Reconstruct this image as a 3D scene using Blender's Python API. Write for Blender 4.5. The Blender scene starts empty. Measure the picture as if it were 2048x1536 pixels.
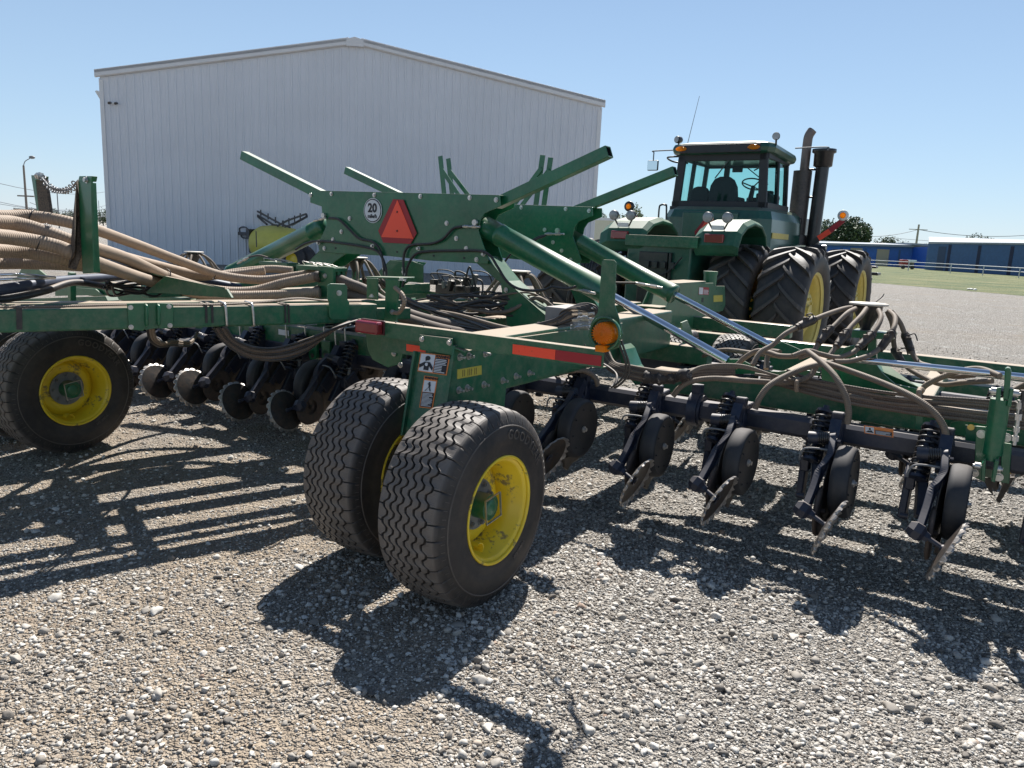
import bpy, math, random
import numpy as np
from mathutils import Vector, Matrix
R = math.radians
random.seed(7)
SC = bpy.context.scene
COL = SC.collection
PI = math.pi

# ---------------------------------------------------------------- camera
F_PX, PITCH, ROLL, CAM_H = 1523.0, R(10.85), R(2.6), 1.65
fwd = Vector((0, math.cos(PITCH), -math.sin(PITCH)))
rt0 = Vector((1, 0, 0)); up0 = rt0.cross(fwd)
cR = rt0*math.cos(ROLL) + up0*math.sin(ROLL)
cU = cR.cross(fwd)
cO = Vector((0, 0, CAM_H))
def ray(px, py): return fwd + cR*((px-1024)/F_PX) - cU*((py-768)/F_PX)
def ground_at(px, py, z=0.0):
    d = ray(px, py); return cO + d*((z-cO.z)/d.z)

class Frame:
    """a vehicle's own axes: x to its right, y forward, z up"""
    def __init__(s, x, y, heading):          # heading clockwise from +Y, radians
        s.o = Vector((x, y, 0)); s.rz = -heading
        s.x = Vector((math.cos(heading), -math.sin(heading), 0))
        s.y = Vector((math.sin(heading), math.cos(heading), 0))
    def loc(s, P):
        d = P - s.o; return Vector((d.dot(s.x), d.dot(s.y), d.z))
    def at_y(s, px, py, v):
        d = ray(px, py); p0 = s.o + s.y*v
        return s.loc(cO + d*((p0-cO).dot(s.y)/d.dot(s.y)))
    def at_x(s, px, py, u):
        d = ray(px, py); p0 = s.o + s.x*u
        return s.loc(cO + d*((p0-cO).dot(s.x)/d.dot(s.x)))
    def at_z(s, px, py, z): return s.loc(ground_at(px, py, z))
YAW = 1.0057
DR = Frame(-.177, 3.338, PI/2-YAW)           # the seed drill
TR = Frame(2.36, 11.22, R(34))               # the tractor

# ---------------------------------------------------------------- materials
MATS = {}
def nmat(name):
    m = bpy.data.materials.new(name); m.use_nodes = True
    nt = m.node_tree; b = nt.nodes['Principled BSDF']
    MATS[name] = m
    return m, nt, b
def N(nt, t, **kw):
    n = nt.nodes.new(t)
    for k, v in kw.items():
        if k.startswith('i_'): n.inputs[k[2:].replace('_', ' ')].default_value = v
        else: setattr(n, k, v)
    return n
def L(nt, a, b): nt.links.new(a, b)
def noise(nt, scale, detail=4, rough=.6, coord='Object', vec=None):
    tc = N(nt, 'ShaderNodeTexCoord')
    n = N(nt, 'ShaderNodeTexNoise'); n.inputs['Scale'].default_value = scale
    n.inputs['Detail'].default_value = detail; n.inputs['Roughness'].default_value = rough
    L(nt, vec if vec else tc.outputs[coord], n.inputs['Vector'])
    return n.outputs['Fac']
def ramp(nt, fac, stops):
    r = N(nt, 'ShaderNodeValToRGB'); e = r.color_ramp.elements
    e[0].position, e[0].color = stops[0][0], (*stops[0][1], 1)
    e[1].position, e[1].color = stops[-1][0], (*stops[-1][1], 1)
    for p, c in stops[1:-1]:
        k = e.new(p); k.color = (*c, 1)
    L(nt, fac, r.inputs['Fac']); return r.outputs['Color']
def mixc(nt, fac, a, b, mode='MIX'):
    m = N(nt, 'ShaderNodeMix', data_type='RGBA', blend_type=mode)
    for s, v in ((m.inputs[0], fac), (m.inputs[6], a), (m.inputs[7], b)):
        if hasattr(v, 'links'): L(nt, v, s)
        elif isinstance(v, (int, float)): s.default_value = v
        else: s.default_value = (*v, 1)
    return m.outputs[2]
def mth(nt, op, a, b=None, clamp=False):
    m = N(nt, 'ShaderNodeMath', operation=op, use_clamp=clamp)
    for s, v in ((m.inputs[0], a), (m.inputs[1], b)):
        if v is None: continue
        if hasattr(v, 'links'): L(nt, v, s)
        else: s.default_value = v
    return m.outputs[0]
def bump(nt, b, h, strength=.3, dist=.01):
    k = N(nt, 'ShaderNodeBump'); k.inputs['Strength'].default_value = strength
    k.inputs['Distance'].default_value = dist
    L(nt, h, k.inputs['Height']); L(nt, k.outputs['Normal'], b.inputs['Normal'])
DUST = (.36, .28, .21)
def paint(name, base, rough=.35, dust_top=.55, dust_all=.12, metallic=0, coat=.0, var=.25, dcol=DUST, sc=3):
    """painted or bare metal with settled dust on upward faces and grimy streaks"""
    m, nt, b = nmat(name)
    dark = tuple(c*(1-var) for c in base); lite = tuple(min(1, c*(1+var)) for c in base)
    c = ramp(nt, noise(nt, sc, 5), [(.3, dark), (.7, lite)])
    geo = N(nt, 'ShaderNodeNewGeometry'); sp = N(nt, 'ShaderNodeSeparateXYZ')
    L(nt, geo.outputs['Normal'], sp.inputs[0])
    up = mth(nt, 'MULTIPLY', mth(nt, 'SUBTRACT', sp.outputs['Z'], .55, True), 2.2, True)
    n2 = noise(nt, 9, 6, .7)
    d1 = mth(nt, 'MULTIPLY', up, mth(nt, 'MULTIPLY', mth(nt, 'ADD', n2, .25, True), dust_top*1.3), True)
    n3 = noise(nt, 22, 6, .75)
    d2 = mth(nt, 'MULTIPLY', mth(nt, 'SUBTRACT', n3, .42, True), dust_all*4, True)
    d = mth(nt, 'MAXIMUM', d1, d2)
    col = mixc(nt, d, c, dcol)
    L(nt, col, b.inputs['Base Color'])
    rr = mth(nt, 'ADD', mth(nt, 'MULTIPLY', d, .5), rough, True)
    L(nt, rr, b.inputs['Roughness'])
    b.inputs['Metallic'].default_value = metallic
    b.inputs['Coat Weight'].default_value = coat; b.inputs['Coat Roughness'].default_value = .15
    return m
GREEN = paint('green_paint', (.006, .122, .052), .30, .5, .10, coat=.3)
GREEN_D = paint('dusty_green_paint', (.007, .108, .048), .38, .97, .20, coat=.15)
GREEN_T = paint('tractor_green_paint', (.007, .080, .052), .3, .5, .07, coat=.4)
NAVY = paint('dark_blue_paint', (.011, .018, .038), .42, .30, .07, var=.3)
BLACK = paint('black_paint', (.012, .013, .016), .36, .25, .06, coat=.3)
STEEL = paint('zinc_bolt', (.55, .54, .52), .35, .3, .1, metallic=.8, var=.15, sc=40)
CHROME = paint('chrome_rod', (.72, .74, .78), .07, .10, .02, metallic=1, var=.02)
WORN = paint('worn_steel', (.075, .068, .062), .42, .2, .18, metallic=.5, var=.35, sc=18, dcol=(.13, .085, .055))
YELLOW = paint('yellow_paint', (.78, .55, .02), .38, .5, .16, coat=.2, var=.08, dcol=(.20, .16, .11), sc=5)
YELLOW_OLD = paint('faded_yellow_paint', (.66, .52, .13), .5, .4, .12, var=.1)
TANK = paint('yellow_plastic', (.62, .56, .10), .45, .3, .05, var=.08)
GREY = paint('grey_metal', (.16, .17, .18), .45, .4, .1)
HOSEB = paint('black_hose_rubber', (.016, .017, .020), .38, .55, .10)
WHITE = paint('white_plastic', (.75, .75, .73), .4, .2, .05, var=.05)
BRASS = paint('brass', (.6, .45, .15), .3, .2, .05, metallic=.9)
def flat(name, col, rough=.5, var=.0, metallic=0, **kw):
    m, nt, b = nmat(name)
    if var:
        d = tuple(c*(1-var) for c in col); l = tuple(min(1, c*(1+var)) for c in col)
        L(nt, ramp(nt, noise(nt, 12, 5), [(.3, d), (.7, l)]), b.inputs['Base Color'])
    else: b.inputs['Base Color'].default_value = (*col, 1)
    b.inputs['Roughness'].default_value = rough; b.inputs['Metallic'].default_value = metallic
    for k, v in kw.items(): b.inputs[k.replace('_', ' ')].default_value = v
    return m
def scuffed(name, col, col2, thr=.55, scale=60, rough=.45):
    m, nt, b = nmat(name)
    n = noise(nt, scale, 8, .8)
    k = mth(nt, 'MULTIPLY', mth(nt, 'SUBTRACT', n, thr, True), 14, True)
    L(nt, mixc(nt, k, col, col2), b.inputs['Base Color']); b.inputs['Roughness'].default_value = rough
    return m
ORANGE_R = scuffed('orange_reflector', (1.0, .08, .03), (.25, .05, .02), .60)
ORANGE_S = flat('orange_triangle_sheet', (1.0, .085, .035), .4, .0)
RED_R = scuffed('red_reflector', (.34, .010, .018), (.12, .05, .03), .62)
INK = flat('black_ink', (.012, .013, .02), .5)
STICKER = flat('white_sticker', (.62, .65, .68), .45, .05)
ORANGE_L = flat('orange_label', (.72, .22, .05), .5, .06)
YLABEL = scuffed('yellow_label', (.50, .42, .06), (.20, .17, .06), .56, 45)
RED_L = flat('red_lens', (.22, .012, .02), .18, .1, Coat_Weight=.6)
AMBER = flat('amber_lens', (1, .36, .015), .12, .05, Coat_Weight=.8)
def _amber():
    nt = AMBER.node_tree; b = nt.nodes['Principled BSDF']; t = N(nt, 'ShaderNodeBsdfTranslucent'); t.inputs[0].default_value = (1, .5, .03, 1)
    mx = N(nt, 'ShaderNodeMixShader'); mx.inputs[0].default_value = .7; L(nt, b.outputs[0], mx.inputs[1]); L(nt, t.outputs[0], mx.inputs[2]); L(nt, mx.outputs[0], nt.nodes['Material Output'].inputs[0])
_amber()
def rubber():
    m, nt, b = nmat('dusty_tyre_rubber')
    n = noise(nt, 7, 6, .65); n2 = noise(nt, 60, 4, .7)
    at = N(nt, 'ShaderNodeAttribute', attribute_name='tread')
    f = mth(nt, 'MULTIPLY', at.outputs['Fac'], mth(nt, 'ADD', n, .2, True), True)
    base = ramp(nt, n, [(.3, (.012, .012, .013)), (.7, (.026, .024, .024))])
    c = mixc(nt, mth(nt, 'MULTIPLY', f, .92), base, (.22, .19, .165))
    k = mth(nt, 'MULTIPLY', mth(nt, 'SUBTRACT', noise(nt, 4, 6, .75), .40, True), 2.2, True)
    c = mixc(nt, k, c, (.085, .066, .052))
    L(nt, c, b.inputs['Base Color']); b.inputs['Roughness'].default_value = .62
    bump(nt, b, n2, .25, .002)
    return m
RUBBER = rubber()
def hose_mat(name, col, freq, dark, depth=.0022):
    m, nt, b = nmat(name)
    at = N(nt, 'ShaderNodeAttribute', attribute_name='run')
    s = mth(nt, 'SINE', mth(nt, 'MULTIPLY', at.outputs['Fac'], 2*PI*freq))
    h = mth(nt, 'ADD', mth(nt, 'MULTIPLY', s, .5), .5)
    n = noise(nt, 5, 6, .7)
    c = ramp(nt, n, [(.3, tuple(x*.78 for x in col)), (.7, tuple(x*1.12 for x in col))])
    c = mixc(nt, mth(nt, 'MULTIPLY', mth(nt, 'SUBTRACT', 1, h), .35), c, dark)
    L(nt, c, b.inputs['Base Color']); b.inputs['Roughness'].default_value = .7
    bump(nt, b, h, .9, depth)
    return m
HOSE_T = hose_mat('tan_dusty_hose', (.335, .25, .18), 72, (.17, .125, .09), .002)
HOSE_S = hose_mat('small_dusty_hose', (.20, .155, .115), 110, (.10, .07, .05), .001)
HOSE_D = hose_mat('dark_dusty_hose', (.12, .09, .07), 72, (.05, .038, .03), .0014)
def glass(name, tint, alpha=.35):
    m, nt, b = nmat(name)
    b.inputs['Base Color'].default_value = (*tint, 1); b.inputs['Roughness'].default_value = .02
    tr = N(nt, 'ShaderNodeBsdfTransparent'); tr.inputs[0].default_value = (*tint, 1)
    gl = N(nt, 'ShaderNodeBsdfGlossy'); gl.inputs['Roughness'].default_value = .02
    gl.inputs[0].default_value = (.8, .9, .9, 1)
    fr = N(nt, 'ShaderNodeFresnel'); fr.inputs[0].default_value = 1.3
    mx = N(nt, 'ShaderNodeMixShader'); L(nt, fr.outputs[0], mx.inputs[0])
    L(nt, tr.outputs[0], mx.inputs[1]); L(nt, gl.outputs[0], mx.inputs[2])
    L(nt, mx.outputs[0], nt.nodes['Material Output'].inputs[0])
    return m
GLASS = glass('tinted_cab_glass', (.62, .87, .84))

# ---------------------------------------------------------------- mesh helper
class MB:
    def __init__(s): s.v, s.f, s.sm, s.run = [], [], [], []
    def add(s, vs, fs, smooth=False, run=None):
        o = len(s.v); s.v += [tuple(p) for p in vs]
        s.f += [tuple(i+o for i in f) for f in fs]; s.sm += [smooth]*len(fs)
        s.run += list(run) if run is not None else [0.0]*len(vs)
        return s
    def merge(s, o, M=None):
        vs = [tuple(M @ Vector(p)) for p in o.v] if M else o.v
        k = len(s.v); s.v += vs; s.f += [tuple(i+k for i in f) for f in o.f]; s.sm += o.sm; s.run += o.run
        return s
    def box(s, c, d, rot=None):
        c = Vector(c); h = [x/2 for x in d]; vs = []
        for x in (-1, 1):
            for y in (-1, 1):
                for z in (-1, 1):
                    p = Vector((x*h[0], y*h[1], z*h[2]))
                    if rot: p = rot @ p
                    vs.append(c+p)
        return s.add(vs, [(0, 1, 3, 2), (4, 6, 7, 5), (0, 4, 5, 1), (2, 3, 7, 6), (0, 2, 6, 4), (1, 5, 7, 3)])
    def bar(s, a, b, w, h, up=(0, 0, 1), hollow=0):
        a, b = Vector(a), Vector(b); d = (b-a).normalized(); up = Vector(up)
        sx = d.cross(up)
        if sx.length < 1e-4: sx = d.cross(Vector((1, 0, 0)))
        sx.normalize(); uz = sx.cross(d)
        def ring(p, w, h): return [p+sx*(x*w/2)+uz*(z*h/2) for x, z in ((-1, -1), (1, -1), (1, 1), (-1, 1))]
        if not hollow:
            return s.add(ring(a, w, h)+ring(b, w, h), [(3, 2, 1, 0), (4, 5, 6, 7)]+[(i, (i+1) % 4, 4+(i+1) % 4, 4+i) for i in range(4)])
        vs = ring(a, w, h)+ring(b, w, h)+ring(a, w-2*hollow, h-2*hollow)+ring(b, w-2*hollow, h-2*hollow)
        fs = []
        for i in range(4):
            j = (i+1) % 4
            fs += [(i, j, 4+j, 4+i), (8+j, 8+i, 12+i, 12+j), (j, i, 8+i, 8+j), (4+i, 4+j, 12+j, 12+i)]
        return s.add(vs, fs)
    def cyl(s, a, b, r, r2=None, n=20, cap=True, smooth=True):
        a, b = Vector(a), Vector(b); r2 = r if r2 is None else r2
        d = (b-a).normalized(); x = d.orthogonal().normalized(); y = d.cross(x)
        va = [a+(x*math.cos(t)+y*math.sin(t))*r for t in [2*PI*i/n for i in range(n)]]
        vb = [b+(x*math.cos(t)+y*math.sin(t))*r2 for t in [2*PI*i/n for i in range(n)]]
        s.add(va+vb, [(i, (i+1) % n, n+(i+1) % n, n+i) for i in range(n)], smooth)
        if cap:
            s.add(va, [tuple(range(n))[::-1]]); s.add(vb, [tuple(range(n))])
        return s
    def lathe(s, prof, a, d, n=48, smooth=True, closed=False):
        """prof = (along, radius) pairs on the axis through a along d"""
        a, d = Vector(a), Vector(d).normalized(); x = d.orthogonal().normalized(); y = d.cross(x)
        vs = [a+d*t+(x*math.cos(q)+y*math.sin(q))*r for t, r in prof for q in [2*PI*i/n for i in range(n)]]
        m = len(prof); fs = []
        for k in range(m if closed else m-1):
            k2 = (k+1) % m
            fs += [(k*n+i, k*n+(i+1) % n, k2*n+(i+1) % n, k2*n+i) for i in range(n)]
        return s.add(vs, fs, smooth)
    def tube(s, pts, r, n=12, smooth=True, cap=True, seg=10, raw=False):
        P = [Vector(p) for p in pts]
        if not raw and len(P) > 2: P = spline(P, seg)
        rad = r if callable(r) else (lambda t: r)
        T = []
        for i in range(len(P)):
            t = P[min(i+1, len(P)-1)]-P[max(i-1, 0)]; T.append(t.normalized())
        x = T[0].orthogonal().normalized(); vs = []; run = []; acc = 0
        for i, p in enumerate(P):
            if i: acc += (p-P[i-1]).length
            x = (x-T[i]*x.dot(T[i])).normalized(); y = T[i].cross(x); rr = rad(i/(len(P)-1))
            vs += [p+(x*math.cos(q)+y*math.sin(q))*rr for q in [2*PI*k/n for k in range(n)]]
            run += [acc]*n
        fs = [(i*n+k, i*n+(k+1) % n, (i+1)*n+(k+1) % n, (i+1)*n+k) for i in range(len(P)-1) for k in range(n)]
        s.add(vs, fs, smooth, run)
        if cap:
            s.add(vs[:n], [tuple(range(n))[::-1]]); s.add(vs[-n:], [tuple(range(n))])
        return s
    def prism(s, poly, o, ex, ey, depth, both=True):
        """extrude polygon (2-D in ex,ey from o) by the vector depth"""
        o, ex, ey, dp = Vector(o), Vector(ex), Vector(ey), Vector(depth); n = len(poly)
        A = [o+ex*p[0]+ey*p[1] for p in poly]; B = [p+dp for p in A]
        s.add(A+B, [tuple(range(n)), tuple(range(n, 2*n))[::-1]]+[((i+1) % n, i, n+i, n+(i+1) % n) for i in range(n)])
        return s
    def plate(s, pts, th):
        """polygon of 3-D points thickened by the vector th"""
        A = [Vector(p) for p in pts]; n = len(A); B = [p+Vector(th) for p in A]
        return s.add(A+B, [tuple(range(n)), tuple(range(n, 2*n))[::-1]]+[((i+1) % n, i, n+i, n+(i+1) % n) for i in range(n)])
    def coil(s, a, b, r, wire, turns, n=8, per=14):
        a, b = Vector(a), Vector(b); d = (b-a); x = d.normalized().orthogonal().normalized(); y = d.normalized().cross(x)
        m = int(turns*per)
        pts = [a+d*(i/m)+(x*math.cos(2*PI*i/per)+y*math.sin(2*PI*i/per))*r for i in range(m+1)]
        return s.tube(pts, wire, n, raw=True)
    def bolt(s, p, d, r=.014, h=.012, shank=.0):
        p, d = Vector(p), Vector(d).normalized()
        s.cyl(p, p+d*.003, r*1.45, n=14, smooth=False)
        s.cyl(p+d*.003, p+d*(h+.003), r, n=6, smooth=False)
        if shank: s.cyl(p+d*h, p+d*(h+shank), r*.55, n=8)
        return s
    def sphere(s, c, r, n=12, m=8, sc=(1, 1, 1)):
        c = Vector(c); vs = []; fs = []
        for j in range(m+1):
            f = PI*j/m
            for i in range(n):
                q = 2*PI*i/n
                vs.append(c+Vector((math.sin(f)*math.cos(q)*r*sc[0], math.sin(f)*math.sin(q)*r*sc[1], math.cos(f)*r*sc[2])))
        fs = [(j*n+i, (j+1)*n+i, (j+1)*n+(i+1) % n, j*n+(i+1) % n) for j in range(m) for i in range(n)]
        return s.add(vs, fs, True)
    def mesh(s, name, mat):
        me = bpy.data.meshes.new(name); me.from_pydata(s.v, [], s.f); me.update()
        me.polygons.foreach_set('use_smooth', s.sm)
        if any(s.run):
            a = me.attributes.new('run', 'FLOAT', 'POINT'); a.data.foreach_set('value', s.run)
        me.materials.append(mat); return me
    def build(s, name, mat, parent=None, bevel=0, label=None):
        o = bpy.data.objects.new(name, s.mesh(name, mat)); COL.objects.link(o)
        if parent is not None: o.parent = parent
        if bevel:
            b = o.modifiers.new('bevel', 'BEVEL'); b.width = bevel; b.segments = 2; b.limit_method = 'ANGLE'; b.angle_limit = R(50)
        if label: o['label'] = label
        return o
def spline(P, seg=10):
    out = []
    Q = [P[0]*2-P[1]]+P+[P[-1]*2-P[-2]]
    for i in range(1, len(Q)-2):
        a, b, c, d = Q[i-1:i+3]
        for k in range(seg):
            t = k/seg
            out.append(.5*((2*b)+(c-a)*t+(2*a-5*b+4*c-d)*t*t+(3*b-a-3*c+d)*t**3))
    out.append(P[-1].copy()); return out
def empty(name, loc=(0, 0, 0), rz=0, parent=None):
    o = bpy.data.objects.new(name, None); COL.objects.link(o); o.location = loc; o.rotation_euler = (0, 0, rz)
    o.empty_display_size = .2
    if parent is not None: o.parent = parent
    return o
def tag(o, label=None, cat=None, group=None, kind=None):
    for k, v in (('label', label), ('category', cat), ('group', group), ('kind', kind)):
        if v: o[k] = v
    return o
def kids(o): return [c for c in bpy.data.objects if c.parent == o]
def copy_tree(o, parent):
    c = o.copy(); COL.objects.link(c); c.parent = parent
    for ch in kids(o): copy_tree(ch, c)
    return c
def text_mb(txt, size, extrude=.001, spacing=1.0, bold=.0):
    cu = bpy.data.curves.new('lettering', 'FONT'); cu.body = txt; cu.size = size; cu.extrude = extrude
    cu.align_x = 'CENTER'; cu.align_y = 'CENTER'; cu.space_character = spacing; cu.offset = bold; cu.resolution_u = 3
    o = bpy.data.objects.new('lettering', cu); COL.objects.link(o)
    dg = bpy.context.evaluated_depsgraph_get(); dg.update()
    me = bpy.data.meshes.new_from_object(o.evaluated_get(dg))
    mb = MB(); mb.add([v.co.copy() for v in me.vertices], [tuple(p.vertices) for p in me.polygons])
    bpy.data.objects.remove(o); bpy.data.meshes.remove(me); bpy.data.curves.remove(cu)
    return mb
def placed(mb, o, ex, ey):
    """text lying in the plane (ex, ey) at o"""
    ex, ey = Vector(ex).normalized(), Vector(ey).normalized(); ez = ex.cross(ey); o = Vector(o)
    r = MB(); r.add([o+ex*p[0]+ey*p[1]+ez*p[2] for p in mb.v], mb.f); return r
# ================================================================ SEED DRILL
drill = empty('seed_drill', DR.o, DR.rz)
tag(drill, 'wide green seed drill on yellow-rimmed tyres with dark blue disc openers', 'seed drill')
U, V, Z = Vector((1, 0, 0)), Vector((0, 1, 0)), Vector((0, 0, 1))
def K(px, py, v): return DR.at_y(px, py, v)
def KS(v, *pp): return [K(x, y, v) for x, y in pp]
def part(mb, name, mat, bevel=0, parent=None, label=None): return mb.build(name, mat, parent or drill, bevel, label)

# ---- flotation tyre, shared by every wheel of the drill
TY_R, TY_W, RIM_R = .462, .362, .245
def flotation_tyre():
    ts = [0, .12, .21, .235, .28, .305, .42, .5, .62, .71, .735, .78, .805, .92]; NP = 40
    def crown(x): return TY_R-.75*x*x
    cols = [(-.165, .236, 0, 0, 0), (-.184, .25, 0, 0, 0), (-.187, .255, 0, 0, 0), (-.1905, .268, 0, 0, 0), (-.189, .30, 0, 0, 0),
            (-.192, .305, 0, 0, 0), (-.192, .335, 0, 0, 0), (-.188, .372, 0, 0, 0), (-.180, .398, 0, 0, 0), (-.169, .424, 0, -.5, 0), (-.158, .440, 0, -1, .4), (-.150, crown(.15), 0, -1, 1)]
    for g in (-.108, -.065, -.022, .022, .065, .108):
        for dx, dep in ((-.0072, 0), (-.0056, .014), (.0056, .014), (.0072, 0)):
            side = -1 if (g == -.108 and dx < 0) else (1 if (g == .108 and dx > 0) else 0)
            cols.append((g+dx, crown(g)-dep, 1, side if dep == 0 else 0, 1 if dep == 0 else .1))
    mir = [(-x, r, f, -s, t) for x, r, f, s, t in cols[:12]][::-1]
    cols += mir
    vs, tr = [], []
    nc = len(cols)
    for k in range(NP):
        for t in ts:
            a = 2*PI*(k+t)/NP; zg = max(-1, min(1, 1.5*math.sin(2*PI*t)))
            np_, nn = (.235 <= t <= .28), (.735 <= t <= .78)
            for x, r, fl, s, tt in cols:
                rr = r
                if s > 0 and np_: rr -= .012*abs(s)
                if s < 0 and nn: rr -= .012*abs(s)
                # squash where the tyre meets the ground
                y, z = math.cos(a)*rr, math.sin(a)*rr
                fx = (x+fl*zg*.0120)*.955
                if z < -.445: z = -.445-(abs(z)-.445)*.35
                vs.append((fx, y, z)); tr.append(tt if rr >= r-.001 else .1)
    n = NP*len(ts)
    fs = [(i*nc+j, i*nc+j+1, ((i+1) % n)*nc+j+1, ((i+1) % n)*nc+j) for i in range(n) for j in range(nc-1)]
    mb = MB(); mb.add(vs, fs, True)
    mb.sm = [not (9 <= (k % (nc-1)) < nc-11) for k in range(len(fs))]
    nv = len(vs)
    # raised sidewall lettering and ridges
    def bend(txt, size, rad, a0, up=1):
        t = text_mb(txt, size, .0018, 1.12, .001)
        q = []
        for x, y, z in t.v:
            rr = rad+y*up; a = a0-x/rad*up
            q.append((.1825+z*1.9, math.cos(a)*rr, math.sin(a)*rr))
        mb.add(q, t.f)
    bend('GOODYEAR', .060, .343, R(56))
    bend('TUBELESS', .022, .292, R(-55))
    mb.lathe([(.176, .388), (.180, .386), (.180, .383), (.176, .380)], (0, 0, 0), U, 96)
    for k in range(72):      # fine lugs on the shoulder
        a = 2*PI*k/72
        p = Vector((.172, math.cos(a)*.398, math.sin(a)*.398)); q = Vector((.164, math.cos(a)*.414, math.sin(a)*.414))
        mb.bar(p, q, .0025, .004, up=U)
    me = mb.mesh('tyre', RUBBER)
    at = me.attributes.new('tread', 'FLOAT', 'POINT'); at.data.foreach_set('value', tr+[.55]*(len(mb.v)-nv))  # raised lettering toned paler to stand in for its edge highlight
    return me
TYRE_ME = flotation_tyre()
def rim_mat():
    m, nt, b = nmat('muddy_yellow_rim')
    a = noise(nt, 5.5, 8, .75); c_ = noise(nt, 34, 5, .7)
    k = mth(nt, 'MULTIPLY', mth(nt, 'SUBTRACT', mth(nt, 'ADD', mth(nt, 'MULTIPLY', a, .8), mth(nt, 'MULTIPLY', c_, .25)), .575, True), 22, True)
    y = ramp(nt, noise(nt, 3, 4), [(.3, (.70, .48, .015)), (.7, (.84, .62, .03))])
    L(nt, mixc(nt, mth(nt, 'MULTIPLY', k, .85), y, (.15, .115, .075)), b.inputs['Base Color'])
    L(nt, mth(nt, 'ADD', mth(nt, 'MULTIPLY', k, .4), .38), b.inputs['Roughness']); b.inputs['Coat Weight'].default_value = .15
    return m
RIMY = rim_mat()
def rim_mb():
    m = MB()
    m.lathe([(.168, .236), (.178, .236), (.183, .243), (.181, .250), (.176, .2515), (.170, .243), (.163, .226), (.156, .219), (.115, .214), (.108, .206),
             (.03, .199), (-.03, .199), (-.06, .206), (-.15, .216), (-.165, .226), (-.172, .243), (-.18, .251), (-.187, .248), (-.185, .238), (-.16, .230), (-.15, .210), (-.05, .192),
             (.02, .190)], (0, 0, 0), U, 72)
    m.lathe([(.018, .197), (.022, .188), (.034, .176), (.040, .165), (.040, .08), (.030, .08)], (0, 0, 0), U, 64)
    # valve guard tab
    c = Vector((.12, -.13, -.135)); d = Vector((0, -.69, -.72)); s_ = Vector((0, .72, -.69))
    pts = []
    for i in range(9):
        a = PI*i/8
        pts.append(c+s_*(.030*math.cos(a))-d*(.026*math.sin(a)-.012))
    for i in range(8):
        m.plate([pts[i], pts[i+1], pts[i+1]+U*.05, pts[i]+U*.05], -d*.004)
    return m
RIM_ME = rim_mb().mesh('rim', RIMY)
def hub_meshes():
    g = MB().cyl((.030, 0, 0), (.052, 0, 0), .118, n=48)
    for k in range(8):
        a = 2*PI*k/8+.3; p = (.052, math.cos(a)*.095, math.sin(a)*.095); g.bolt(p, U, .013, .014, .008)
    c = MB().cyl((.05, 0, 0), (.125, 0, 0), .060, n=36); c.sphere((.125, 0, 0), .042, 24, 12, (.35, 1, 1))
    for k in range(6):
        a = 2*PI*k/6; c.bolt((.052, math.cos(a)*.052, math.sin(a)*.052), U, .005, .004)
    gd = MB(); s = .058
    q = [(-s, -s), (s, -s), (s, s), (-s, s)]; rot = R(8)
    q = [(y*math.cos(rot)-z*math.sin(rot), y*math.sin(rot)+z*math.cos(rot)) for y, z in q]
    for i in range(4):
        a, b = q[i], q[(i+1) % 4]
        gd.bar((.14, *a), (.14, *b), .003, .009, up=U)
    return g.mesh('hub_flange', GREY), c.mesh('hub_cap', GREEN), gd.mesh('hub_guard', STEEL)
HUB = hub_meshes()
def wheel(u, v, spin, flip=False, scale=1.0, parent=None):
    e = empty('wheel', (u, v, (TY_R-.011)*scale), 0, parent or drill)
    e.rotation_euler = (0, 0, PI) if flip else (0, 0, 0); e.scale = (scale,)*3
    for nm, me in (('tyre', TYRE_ME), ('rim', RIM_ME), ('hub_flange', HUB[0]), ('hub_cap', HUB[1]), ('hub_guard', HUB[2])):
        o = bpy.data.objects.new(nm, me); COL.objects.link(o); o.parent = e
        if nm in ('hub_flange', 'hub_cap', 'rim') : o.rotation_euler = (spin, 0, 0)
    return e
wheel(0, 0, 0); wheel(-.64, .17, .4); wheel(-3.65, .067, .5); wheel(-4.20, .067, .9)
wheel(-.03, 4.15, .2, scale=.97); wheel(-.58, 4.15, .2, scale=.97); wheel(-3.9, 4.15, .2, scale=.97)

# ---- the plates that carry the pair of wheels, with their stickers
US, UL = -.195, -.42
def XU(px, py, u): return DR.at_x(px, py, u)
tl, bl = XU(834, 703, UL), XU(808, 872, UL)
tabl, tabr = K(838, 669, .12), K(905, 677, .12)
tr_, br_ = Vector((US, tl.y, tl.z-.004)), Vector((US, bl.y, bl.z-.02))
m = MB(); m.plate([tl, bl, br_, tr_], (0, .012, 0))
m.plate([tabl, tl+U*.015+Z*.01, tr_-U*.012+Z*.01, tabr], (0, .010, 0))
m.bar(tl+V*.006, bl+V*.006, .014, .06); part(m, 'mounting_plate', GREEN_D, .004)
for px, py in ((844, 678), (899, 685)): part(MB().bolt(K(px, py, .118), -V, .010, .008), 'bolt', STEEL)
m = MB()
zt, zb, zl = XU(908, 692, US).z, bl.z-.05, XU(1010, 775, US).z
vv = XU(1008, 790, US).y
m.plate([Vector((US, bl.y, zb)), Vector((US, vv-.03, zb)), Vector((US, vv, zb+.03)), Vector((US, vv+.02, zl)), Vector((US, 2.0, .893)), Vector((US, 2.0, 1.12)), Vector((US, .9, zt-.01)), Vector((US, .12, zt))], (-.014, 0, 0))
part(m, 'side_plate', GREEN_D, .003)
m = MB(); m.box(((US-.014+UL)/2, 1.58, 1.005), (abs(UL-US)-.016, 2.75, .29)); part(m, 'frame_rail', GREEN_D, .012)
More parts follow.
